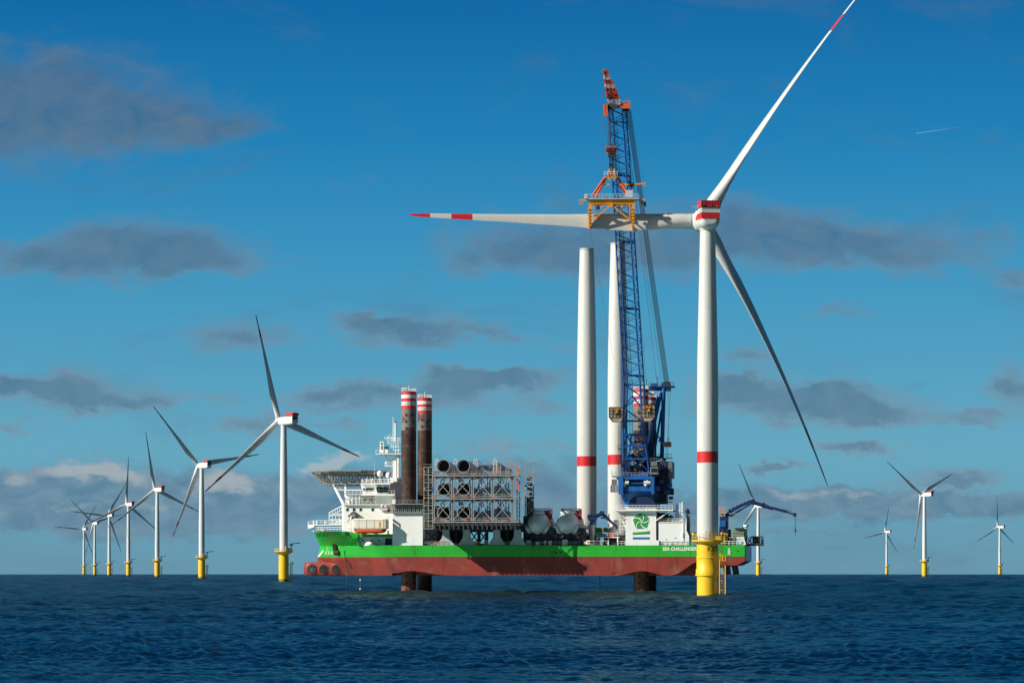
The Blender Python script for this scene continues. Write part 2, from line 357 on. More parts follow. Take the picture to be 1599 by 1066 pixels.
# ---------------------------------------------------------------- sea: one curved sheet with real waves
def build_sea():
    rng = np.random.default_rng(5)
    RE = 7.44e6
    r = [0.0, 20., 50., 80., 105., 122.]
    d = 132.0
    while d < 3600: r.append(d); d *= 1 + max(.0012, min(.0030, .0012*(d/200)**.6))
    while d < 34000: r.append(d); d *= 1.02
    r = np.array(r)
    fine = np.radians(np.linspace(-14.5, 14.5, 900))
    outer = np.radians(np.concatenate([np.linspace(15.2, 40, 60), np.linspace(44, 176, 34)]))
    ang = np.concatenate([-outer[::-1], fine, outer])
    nr, na = len(r), len(ang)
    A, RR = np.meshgrid(ang, r)
    X = RR*np.sin(A); Y = RR*np.cos(A)
    dr = np.gradient(r); step = np.maximum(dr[:, None]*np.ones((1, na)), RR*np.gradient(ang)[None, :])
    Z = np.zeros_like(X); var = np.zeros_like(X); tot = 0.0
    wind = R(248)
    nw = 140
    lam = np.exp(rng.uniform(math.log(.5), math.log(14), nw))
    for l in lam:
        th = wind + rng.normal(0, .9 if l < 3 else .65)
        k = 2*math.pi/l
        amp = .0050*l*rng.uniform(.6, 1.3)*(1.0 if l < 2.2 else (2.2/l)**.75)
        att = np.clip((l/step-2.0)/1.6, 0, 1)
        ph = k*(X*math.cos(th)+Y*math.sin(th)) + rng.uniform(0, 6.28)
        s = np.sin(ph)
        Z += att*amp*(s + .30*np.cos(2*ph)*np.clip((l/step-4.4)/2.5, 0, 1))
        var += (att*amp*k)**2; tot += (amp*k)**2
    # where the grid is too coarse for the ripples, the longer waves carry their steepness
    Z *= np.clip(np.sqrt(tot/np.maximum(var, 1e-6)), 1, 2.5)
    wfar = np.clip((RR-450)/700, 0, 1)
    for l in np.exp(rng.uniform(math.log(16), math.log(55), 36)):
        th = wind + rng.normal(0, .6); k = 2*math.pi/l
        Z += wfar*np.clip((l/step-2.0)/1.6, 0, 1)*.0042*l*rng.uniform(.6, 1.3)*np.sin(k*(X*math.cos(th)+Y*math.sin(th)) + rng.uniform(0, 6.28))
    # gusts: patches of livelier and calmer water
    g = np.zeros_like(X)
    for _ in range(14):
        l = rng.uniform(45, 180); th = rng.uniform(0, 6.28)
        g += np.sin(2*math.pi/l*(X*math.cos(th)*.6+Y*math.sin(th)*1.3)+rng.uniform(0, 6.28))
    Z *= 1.0 + .085*g
    Z -= RR**2/(2*RE)
    verts = np.stack([X, Y, Z], -1).reshape(-1, 3)
    i = np.arange(nr-1)[:, None]*na + np.arange(na-1)[None, :]
    q = np.stack([i, i+1, i+na+1, i+na], -1).reshape(-1, 4)
    # close the ring behind the viewer
    j = np.arange(nr-1)*na
    q = np.concatenate([q, np.stack([j+na-1, j, j+na, j+2*na-1], -1)])[:, ::-1]
    me = bpy.data.meshes.new('sea')
    me.vertices.add(len(verts)); me.vertices.foreach_set('co', verts.astype(np.float32).ravel())
    me.loops.add(q.size); me.loops.foreach_set('vertex_index', q.astype(np.int32).ravel())
    me.polygons.add(len(q)); me.polygons.foreach_set('loop_start', (np.arange(len(q))*4).astype(np.int32))
    me.update(calc_edges=True); me.validate()
    me.polygons.foreach_set('use_smooth', np.ones(len(me.polygons), bool))
    m = bpy.data.materials.new('sea_water'); m.use_nodes = True
    nt = m.node_tree; N = nt.nodes; L = nt.links; b = N['Principled BSDF']
    N.remove(b); out = N['Material Output']
    geo = N.new('ShaderNodeNewGeometry')
    ln = N.new('ShaderNodeVectorMath'); ln.operation = 'LENGTH'; L.new(geo.outputs['Position'], ln.inputs[0])
    mr = N.new('ShaderNodeMapRange'); L.new(ln.outputs['Value'], mr.inputs[0])
    for k, v in enumerate((150, 2500, .08, .25)): mr.inputs[k+1].default_value = v
    dif = N.new('ShaderNodeBsdfDiffuse'); dif.inputs['Color'].default_value = (.0005, .0095, .0165, 1)
    glo = N.new('ShaderNodeBsdfGlossy'); glo.inputs['Color'].default_value = (.44, .74, .80, 1); L.new(mr.outputs[0], glo.inputs['Roughness'])
    fre = N.new('ShaderNodeFresnel'); fre.inputs['IOR'].default_value = 1.333
    # a wind-roughened sea never reaches mirror reflectance at grazing angles
    fm = N.new('ShaderNodeMapRange'); L.new(fre.outputs[0], fm.inputs[0])
    for k, v in enumerate((0.02, 1.0, .02, .66)): fm.inputs[k+1].default_value = v
    mx = N.new('ShaderNodeMixShader'); L.new(fm.outputs[0], mx.inputs[0]); L.new(dif.outputs[0], mx.inputs[1]); L.new(glo.outputs[0], mx.inputs[2])
    L.new(mx.outputs[0], out.inputs['Surface'])
    def nz(sc, det):
        mp = N.new('ShaderNodeMapping'); L.new(geo.outputs['Position'], mp.inputs[0]); mp.inputs['Scale'].default_value = sc; mp.inputs['Rotation'].default_value = (0, 0, R(25))
        n = N.new('ShaderNodeTexNoise'); L.new(mp.outputs[0], n.inputs[0]); n.inputs['Scale'].default_value = 1; n.inputs['Detail'].default_value = det
        n.inputs['Roughness'].default_value = .55
        return n.outputs['Fac']
    far = N.new('ShaderNodeMapRange'); L.new(ln.outputs['Value'], far.inputs[0])
    for k, v in enumerate((150, 520, 0.0, 1.0)): far.inputs[k+1].default_value = v
    b1 = N.new('ShaderNodeBump'); b1.inputs['Strength'].default_value = 1.0; b1.inputs['Distance'].default_value = .32
    L.new(nz((1.3, 3.4, 1), 6), b1.inputs['Height'])
    b2 = N.new('ShaderNodeBump'); b2.inputs['Distance'].default_value = 4.0
    L.new(far.outputs[0], b2.inputs['Strength']); L.new(nz((.22, .48, 1), 5), b2.inputs['Height']); L.new(b1.outputs[0], b2.inputs['Normal'])
    for q in (dif, glo, fre): L.new(b2.outputs[0], q.inputs['Normal'])
    me.materials.append(m)
    o = bpy.data.objects.new('sea', me); C.objects.link(o); o['kind'] = 'structure'
build_sea()

# ---------------------------------------------------------------- ship frame: x along the hull to the stern, y across away from the viewer
YAW = R(7.7); cS, sS = math.cos(YAW), math.sin(YAW); OY = 783.0
def xs(px, ys=0.0):
    k = (px-799.5)/F
    return (k*(OY+ys*cS) - ys*sS)/(cS+k*sS)
def zz(py, x, ys=0.0):
    return H + (Y0-py)*(OY - x*sS + ys*cS)/F
def S(px, py, ys=0.0):
    x = xs(px, ys); return Vector((x, ys, zz(py, x, ys)))
def WP(px, py, Y):                      # photograph pixel at world depth Y
    return Vector(((px-799.5)*Y/F, Y, H+(Y0-py)*Y/F))
def W2S(w):
    dx, dy = w.x, w.y-OY
    return Vector((dx*cS - dy*sS, dx*sS + dy*cS, w.z))
def SB(mb, p0, p1, top, bot, y0, y1, mi=0):
    a, b = xs(p0, y0), xs(p1, y0); xm = (a+b)/2
    return mb.box(a, b, y0, y1, zz(bot, xm, y0), zz(top, xm, y0), mi)
def thing(name, label, cat, base, group=None, ship=True, rot=0.0):
    o = bpy.data.objects.new(name, None); C.objects.link(o); o.empty_display_size = 2
    base = Vector(base)
    if ship:
        o.location = (base.x*cS + base.y*sS, OY - base.x*sS + base.y*cS, base.z); o.rotation_euler = (0, 0, -YAW)
    else:
        o.location = base; o.rotation_euler = (0, 0, rot)
    OFF[o.name] = base
    return tag(o, label, cat, group)
ZD = 14.2           # main deck height
def text_faces(body, size, bold=.012):
    cu = bpy.data.curves.new('lettering_curve', 'FONT'); cu.body = body; cu.size = size; cu.offset = bold; cu.extrude = .02; cu.space_character = 1.08
    ob = bpy.data.objects.new('lettering_curve', cu); C.objects.link(ob)
    bpy.context.view_layer.update()
    me = bpy.data.meshes.new_from_object(ob.evaluated_get(bpy.context.evaluated_depsgraph_get()))
    vs = [tuple(v.co) for v in me.vertices]; fs = [tuple(p.vertices) for p in me.polygons]
    bpy.data.objects.remove(ob); bpy.data.curves.remove(cu); bpy.data.meshes.remove(me)
    return vs, fs

# ================================================================ wind turbine blade
def interp(f, tab):
    for (a, va), (b, vb) in zip(tab[:-1], tab[1:]):
        if f <= b: 
            t = (f-a)/(b-a); t = t*t*(3-2*t)*.4 + t*.6
            return va + (vb-va)*t
    return tab[-1][1]
CH = [(0,1.0),(.04,1.0),(.12,1.13),(.20,1.34),(.30,1.20),(.5,.82),(.7,.55),(.88,.36),(.96,.26),(.99,.16),(1,.05)]
TH = [(0,1.0),(.04,1.0),(.12,.74),(.20,.48),(.30,.36),(.5,.27),(.7,.22),(1,.18)]
def blade_rings(L, droot, r0, theta, pitch, bend=lambda f: (0, 0), twist=12, n=20, ns=34, c0=Vector((0,0,0)), flip=1):
    rad = Vector((math.sin(theta), 0, math.cos(theta))); tan = Vector((math.cos(theta), 0, -math.sin(theta))); ax = Vector((0, 1, 0))
    rings = []; fr = []
    fl = sorted(set([k/ns for k in range(ns+1)] + [.778, .852, .926, .985, .995]))
    for f in fl:
        c = droot*interp(f, CH); t = interp(f, TH); p = pitch + R(twist)*(1-f)**2*(1 if f > .06 else f/.06)
        cd = tan*math.cos(p)*flip + ax*math.sin(p); nd = ax*math.cos(p)*flip - tan*math.sin(p)
        bt, ba = bend(f)
        o = c0 + rad*(r0+L*f) + tan*bt + ax*ba
        circ = max(0, min(1, (t-.45)/.55)); ring = []
        for i in range(n):
            a = 2*math.pi*i/n
            xa = .5*math.cos(a); ya = .5*math.sin(a)*t
            xf = (1-math.cos(a))/2          # 0 leading .. 1 trailing
            h = 2.6*t*(.2969*math.sqrt(xf+1e-9)-.126*xf-.3516*xf**2+.2843*xf**3-.1036*xf**4)*1.9*.5
            xb = xf-.34; yb = h*(1 if math.sin(a) > 0 else -1)*(1.15 if math.sin(a) > 0 else .85)
            X = circ*(-xa) + (1-circ)*xb; Yv = circ*ya + (1-circ)*yb
            ring.append(o + cd*(X*c) + nd*(Yv*c))
        rings.append(ring); fr.append(f)
    return rings, fr
def tip_slots(fr, bands):
    out = []
    for a, b in zip(fr[:-1], fr[1:]):
        m = (a+b)/2; out.append(1 if any(lo < m < hi for lo, hi in bands) else 0)
    return out

# ================================================================ the far turbines: one built, the rest copied
def far_turbine():
    root = thing('wind_turbine', 'x', 'wind turbine', (0,0,0), ship=False)
    ZP = 17.6
    f = MB(); f.lathe([(2.75,-6),(2.75,.9),(2.75,2.2),(2.75,14.5),(2.65,15.4),(2.65,ZP)], 24, [1,2,0,0,0], smooth=True)
    fo = f.build('foundation', ['yellow_paint','fouling','yellow_fouled'], root)
    p = MB(); p.lathe([(2.7,ZP-1.8),(5.2,ZP-.35),(5.2,ZP),(2.2,ZP+.004)], 24, 0, smooth=False); p.build('platform', 'yellow_paint', fo)
    r_ = MB(); pts = [(5.05*math.cos(a), 5.05*math.sin(a), ZP) for a in [2*math.pi*k/16 for k in range(17)]]
    r_.rail(pts, 1.3, 1.9, .09); r_.build('railing', 'yellow_paint', fo)
    l = MB()
    for dx in (-.9, .9): l.cyl((3.9+0, dx-1.6, -1), (3.9, dx-1.6, 10.5), .22, n=8)
    for k in range(10): l.bar((3.9, -2.5, k), (3.9, -.7, k), .12)
    l.box(2.6, 4.6, -3.2, -.2, 10.2, 10.5); l.rail([(2.7,-3.1,10.5),(4.5,-3.1,10.5),(4.5,-.3,10.5)], 1.2, .9, .07)
    l.build('boat_landing', 'yellow_paint', fo)
    d = MB(); d.cyl((3.4,-2.4,ZP),(3.4,-2.4,ZP+3.0),.32,n=10); d.box(2.7,4.1,-3.0,-1.8,ZP+3,ZP+4.2); d.bar((3.4,-2.4,ZP+4),(8.6,-3.4,ZP+4.7),.4,.5)
    d.build('davit_crane', 'ship_grey', fo)
    e = MB(); e.box(.2,1.6,-4.3,-3.2,ZP,ZP+1.8); e.box(-.9,-.1,-4.0,-3.3,ZP+.2,ZP+2.6); e.build('equipment_cabinet', 'galv', fo)
    t = MB(); t.lathe([(2.3,ZP+.0),(2.3,ZP+12),(2.28,40),(1.95,66),(1.6,87.4)], 28, 0); tw = t.build('tower', 'far_paint', root)
    dr = MB(); dr.box(-.5,.5,-2.42,-2.2,ZP+.2,ZP+2.6); dr.build('door', 'ship_grey', tw)
    n = MB()
    prof = [(3.7,1.5,88.2,91.4),(3.0,1.85,87.6,91.7),(0,1.95,87.3,91.8),(-9,1.95,87.3,91.8),(-11.7,1.9,87.7,91.9)]
    rings = []
    for y, w, z0, z1 in prof:
        rings.append([(w,y,z0+.5),(w,y,z1-.5),(w-.5,y,z1),(-w+.5,y,z1),(-w,y,z1-.5),(-w,y,z0+.5),(-w+.5,y,z0),(w-.5,y,z0)])
    n.loft(rings, 0, smooth=False)
    na = n.build('nacelle', 'far_paint', root)
    bk = MB(); bk.box(-1.6,1.6,-11.82,-11.7,89.9,91.7); bk.build('rear_vent', 'dark_steel', na)
    h = MB(); h.box(-2.0,2.0,-12.3,-5.6,91.9,92.1,1)
    for x in (-2.0, 1.94): h.box(x,x+.06,-12.3,-5.6,92.1,93.6)
    for y in (-12.3, -5.66): h.box(-1.94,1.94,y,y+.06,92.1,93.6)
    h.build('winch_platform', ['red_paint','galv'], na)
    an = MB(); an.bar((.4,-11.4,92.1),(.4,-11.4,95.4),.14); an.bar((-1.0,-11.6,94.6),(1.2,-11.6,94.6),.1); an.build('weather_mast', 'ship_grey', na)
    # hub carries the blades; turning it about its own shaft gives each copy its phase
    hc = Vector((0, 5.4, 90.0))
    hb = MB(); rings = []
    for y, r in ((-1.9,1.45),(-1.2,1.75),(.6,1.75),(1.6,1.5),(2.4,.95),(2.8,.3)):
        rings.append([(r*math.cos(a), y, r*math.sin(a)) for a in [2*math.pi*k/20 for k in range(20)]])
    hb.loft(rings, 0)
    ho = hb.build('hub', 'far_paint', root, off=(0,0,0)); ho.location = hc; ho.rotation_mode = 'YXZ'; ho.rotation_euler = (R(.5), 0, 0)
    for k in range(3):
        rings, fr = blade_rings(58.4, 2.9, 1.6, 2*math.pi*k/3, R(-10), lambda f: (0, 2.2*f*f+2.0*f), twist=11, ns=22, n=14, flip=-1)
        b = MB(); b.loft(rings, tip_slots(fr, [(.778,.852),(.926,1.1)]))
        b.build('blade', ['far_paint','red_paint'], ho, off=(0,0,0))
    return root, ho
def copy_tree(o, parent=None):
    c = o.copy(); C.objects.link(c)
    if parent is not None:
        c.parent = parent; c.matrix_parent_inverse = o.matrix_parent_inverse.copy()
    for ch in list(o.children): copy_tree(ch, c)
    return c
FAR = [  # tower px, hub py, phase, yaw, label
 (443.0, 656, -12, 37, 'large white wind turbine nearest the green bow, whole rotor against the sky'),
 (315.0, 726, -40, 37, 'white wind turbine second from the green bow, one blade reaching toward its larger neighbour'),
 (245.5, 764, -8, 37, 'white wind turbine third from the green bow, one blade almost upright'),
 (200.5, 787, 5, 37, 'white wind turbine fourth from the green bow, upright blade tip leaning slightly right'),
 (170.5, 804, 35, 37, 'small white wind turbine fifth from the green bow, one blade level to the left'),
 (148.0, 816.5, -46, 37, 'very small white wind turbine, second from the left end of the left row'),
 (131.0, 825.5, 34, 37, 'tiny white wind turbine at the far left end of the left row'),
 (1184.0, 789.4, -24, 30, 'small white wind turbine behind the knuckle crane jib at the stern'),
 (1384.5, 829.8, 16, 37, 'smallest white wind turbine on the right, between the stern crane hook and its bigger neighbour'),
 (1443.5, 771.4, -54, 37, 'largest white wind turbine of the right horizon, one blade hanging down'),
 (1561.0, 822.3, 2, 37, 'small white wind turbine nearest the right edge of the photo, one blade straight up'),
]
proto, proto_hub = far_turbine()
trees = [proto] + [copy_tree(proto) for _ in FAR[1:]]
for o, (px, py, ph, yaw, lab) in zip(trees, FAR):
    d = 1400.0
    for _ in range(20): d = F*(90.0 - d*d/14.88e6 - H)/(Y0-py)
    o.location = ((px-799.5)*d/F, d, -d*d/14.88e6); o.rotation_euler = (0, 0, R(yaw))
    tag(o, lab, 'wind turbine', 'distant wind turbines along the horizon')
    hub = [c for c in o.children if c.name.startswith('hub')][0]
    hub.rotation_euler = (R(.5), R(ph), 0)

# ================================================================ the near turbine being completed
TY = 737.0; TX = (1105-799.5)*TY/F
def tz(py): return H + (Y0-py)*TY/F
def near_turbine():
    root = thing('wind_turbine', 'tall near white wind turbine on bright yellow foundation, one level blade held by the crane', 'wind turbine', (TX,TY,0), ship=False)
    ZP = tz(843)
    c = (TX, TY, 0)
    f = MB(); z1 = tz(894)
    f.lathe([(2.98,-8),(2.98,z1-1.0),(3.3,z1-.8),(3.3,z1+.9),(3.1,z1+1.2),(3.1,z1+4.0),(3.2,z1+4.1),(3.2,z1+4.4),(3.05,z1+4.5),(3.05,ZP-.2)], 40, 0, c)
    f.box(TX-3.42,TX+3.42,TY-.7,TY+.7,z1-.8,z1-.4)
    fo = f.build('foundation', ['yellow_paint','fouling'], root)
    p = MB(); p.lathe([(3.1,ZP-1.0),(4.4,ZP-.35),(4.4,ZP),(3.0,ZP+.004)], 40, 0, c, smooth=False)
    p.build('platform', 'yellow_paint', fo)
    r_ = MB(); r_.rail([(TX+4.3*math.cos(a), TY+4.3*math.sin(a), ZP) for a in [2*math.pi*k/20 for k in range(21)]], 1.6, 1.4, .055)
    r_.build('railing', ['yellow_paint'], fo)
    eq = MB()
    eq.box(TX+2.0,TX+3.3,TY-4.0,TY-3.2,ZP,ZP+1.1); eq.cyl((TX+3.8,TY-2.2,ZP),(TX+3.8,TY-2.2,ZP+2.2),.3,n=10); eq.bar((TX+3.8,TY-2.2,ZP+2),(TX+5.4,TY-2.6,ZP+1.6),.22)
    eq.box(TX+4.3,TX+5.5,TY-1.5,TY-.5,ZP-.2,ZP+1.4); eq.box(TX-4.3,TX-3.4,TY-1.2,TY-.4,ZP,ZP+1.5)
    eq.build('davit_crane', 'yellow_paint', fo)
    l = MB(); lx = TX+3.9
    for q in (-.7, .9): l.cyl((lx+q, TY-2.4, -3), (lx+q, TY-2.4, tz(874)), .15, n=10)
    for k in range(24): l.bar((lx-.7, TY-2.4, -.2+k*.42), (lx+.9, TY-2.4, -.2+k*.42), .045)
    for k in range(4): l.bar((lx, TY-2.4, 1.2+k*2.6), (TX+2.4, TY-1.4, 1.2+k*2.6), .22)
    l.box(TX+2.9,TX+4.9,TY-3.4,TY-1.0,tz(875.6),tz(874.6)); l.rail([(TX+2.9,TY-3.35,tz(874.6)),(TX+4.8,TY-3.35,tz(874.6)),(TX+4.8,TY-1.1,tz(874.6))], 1.3, .8, .04)
    for q in (-.35, .35): l.cyl((TX+3.7+q, TY-2.1, tz(874)), (TX+3.7+q, TY-2.1, ZP), .07, n=6)
    for k in range(12): l.bar((TX+3.35, TY-2.1, tz(872)+k*.45), (TX+4.05, TY-2.1, tz(872)+k*.45), .05)
    l.build('boat_landing', 'yellow_paint', fo)
    # number painted round the foundation
    vs, fs = text_faces('K07', 1.85, .02)
    w = max(v[0] for v in vs); q = MB()
    def wrap(v):
        a = R(-97) + v[0]/3.05; r = 3.06 + v[2]
        return (TX + r*math.cos(a), TY + r*math.sin(a), tz(860.3) + v[1])
    q.add([wrap(v) for v in vs], fs); q.build('number', 'ink', fo, weld=False)
    # tower
    t = MB(); b0, b1 = tz(722.5), tz(705)
    t.lathe([(2.98,ZP),(2.98,tz(800)),(2.98,b0),(2.98,b1),(2.98,tz(610)),(2.90,tz(560)),(2.55,tz(470)),(2.12,tz(357))], 48, [0,0,1,0,0,0,0], c)
    tw = t.build('tower', ['tower_paint','red_paint'], root)
    fl = MB()
    for py in (610, 480, 780): 
        rr = 3.0 if py > 600 else 2.62
        fl.lathe([(rr,tz(py)-.08),(rr+.012,tz(py)-.06),(rr+.012,tz(py)+.06),(rr,tz(py)+.08)], 48, 0, c)
    fl.build('flange_seam', 'tower_paint', tw)
    dr = MB(); dr.box(TX-.9,TX+.3,TY-3.05,TY-2.9,ZP+.3,ZP+2.6); dr.build('door', 'nacelle_grey', tw)
    # nacelle, axis turned a little so the hub lies behind and to the left
    yw = R(6.5); NZ = tz(342.5)
    Rm = Matrix.Translation((TX, TY, NZ)) @ Matrix.Rotation(yw, 4, 'Z') @ Matrix.Rotation(R(3), 4, 'X')
    n = MB(); n.M = Rm
    def sec(y, w, zb, zt, e=2.6, m=32):
        out = []; zc = (zb+zt)/2; hh = (zt-zb)/2
        for k in range(m):
            a = 2*math.pi*k/m; ca, sa = math.cos(a), math.sin(a)
            out.append((w*math.copysign(abs(ca)**(2/e), ca), y, zc+hh*math.copysign(abs(sa)**(2/e), sa)))
        return out
    # rear face rings: red band and lower bowl by height
    rings = [sec(-4.6,1.6,-1.6,1.3), sec(-4.4,2.2,-2.2,1.7), sec(-3.6,2.75,-2.75,2.1), sec(-1.5,2.95,-2.95,2.3), sec(2.6,3.0,-3.0,2.4), sec(3.4,3.25,-3.25,3.1), sec(5.2,3.3,-3.3,3.3), sec(5.6,2.9,-2.9,2.9)]
    vs0 = len(n.f); n.loft(rings, 0)
    for i in range(vs0, len(n.f)):
        pts = [Rm.inverted() @ Vector(n.v[j]) for j in n.f[i]]
        zc = sum(p.z for p in pts)/len(pts); yc = sum(p.y for p in pts)/len(pts)
        if -.25 < zc < 1.75 and -4.55 < yc < 2.6 and max(abs(p.z) for p in pts) < 2.4: n.m[i] = 1
    na = n.build('nacelle', ['tower_paint','red_paint'], root)
    rf = MB(); rf.M = Rm; rf.prism([(-2.35,-.1),(2.35,-.1),(2.65,.5),(2.6,1.5),(-2.6,1.5),(-2.65,.5)], -4.68, -4.3); rf.build('rear_band', 'red_paint', na)
    hp = MB(); hp.M = Rm
    hp.box(-2.75,2.75,-4.8,1.0,2.95,3.2,1)
    for x in (-2.75, 2.66): hp.box(x,x+.09,-4.8,1.0,3.2,4.9)
    hp.box(-2.64,2.64,-4.8,-4.72,3.55,4.9); hp.box(-2.64,2.64,.9,.98,3.2,4.9)
    for k in range(8): hp.box(-2.6+k*.72,-2.5+k*.72,-4.86,-4.81,2.9,4.95,1)
    hp.box(-1.9,-1.0,-4.6,-3.8,3.2,4.6,1); hp.box(.5,1.4,-3.8,-2.9,3.2,4.7,1); hp.cyl((2.2,-4.2,3.2),(2.2,-4.2,6.2),.07,n=6,mi=1); hp.cyl((.4,-4.4,3.2),(.4,-4.4,4.6),.14,n=8,mi=2)
    hp.build('winch_platform', ['red_paint','dark_steel','orange_yellow'], na)
    sk = MB(); sk.M = Rm
    for x in (-2.5,-1.2,0,1.2,2.5): sk.bar((x,-4.4,2.0),(x,-4.4,2.95),.18)
    sk.box(-2.6,2.6,-4.66,.8,1.55,2.94); sk.build('platform_skirt', 'tower_paint', na)
    an = MB(); an.M = Rm; an.bar((-2.7,-3.0,3.5),(-5.2,-3.0,3.3),.12); an.bar((-2.7,-3.0,2.7),(-5.2,-3.0,3.3),.1); an.bar((-4.2,-3.0,2.4),(-3.2,-3.0,3.3),.1); an.build('sensor_arm', 'nacelle_grey', na)
    by = MB(); by.lathe([(2.3,tz(360)),(2.4,tz(357.5))], 40, 0, c); by.build('yaw_bearing', 'nacelle_grey', na)
    hb = MB(); hb.M = Rm; HY = 8.0
    hb.loft([[(r*math.cos(a), y, r*math.sin(a)) for a in [2*math.pi*k/32 for k in range(32)]] for y, r in ((5.6,2.7),(6.0,3.1),(9.4,3.1),(10.6,2.5),(11.5,1.4),(11.8,.2))], 0)
    hub = hb.build('hub', 'tower_paint', root)
    def bl(theta, pitch, bend, tw=10, flip=1, r0=2.9):
        rings, fr = blade_rings(80.6, 4.2, r0, theta, pitch, bend, twist=tw, ns=44, n=28, c0=Vector((0,HY,0)), flip=flip)
        b = MB(); b.M = Rm; b.loft(rings, tip_slots(fr, [(.778,.852),(.926,1.1)]))
        o = b.build('blade', ['blade_paint','red_paint'], hub)
        k = MB(); k.M = Rm; rad = Vector((math.sin(theta),0,math.cos(theta)))
        for q, rr in ((2.6, 2.25), (3.6, 2.18)): k.cyl(Vector((0,HY,0))+rad*q, Vector((0,HY,0))+rad*(q+.35), rr, n=32)
        k.build('blade_collar', 'nacelle_grey', hub)
    bl(R(-90.0), R(-26), lambda f: (.7*f, -1.0*f*f), 0, -1)
    bl(R(31.0), R(98), lambda f: (5.5*f*f, .6*f*f), 10)
    bl(R(148.8), R(121), lambda f: (7.0*f*f, 0), 10)
near_turbine()

# ================================================================ the jack-up vessel
def ring_mark(mb, c, r, mi=0):
    n = 12
    for i in range(n):
        a, b = 2*math.pi*i/n, 2*math.pi*(i+1)/n
        mb.bar((c[0]+r*math.cos(a), c[1], c[2]+r*math.sin(a)), (c[0]+r*math.cos(b), c[1], c[2]+r*math.sin(b)), .02, .18, mi)
    for a in (R(45), R(135)):
        d = Vector((r*math.cos(a), 0, r*math.sin(a))); mb.bar(Vector(c)-d, Vector(c)+d, .02, .18, mi)

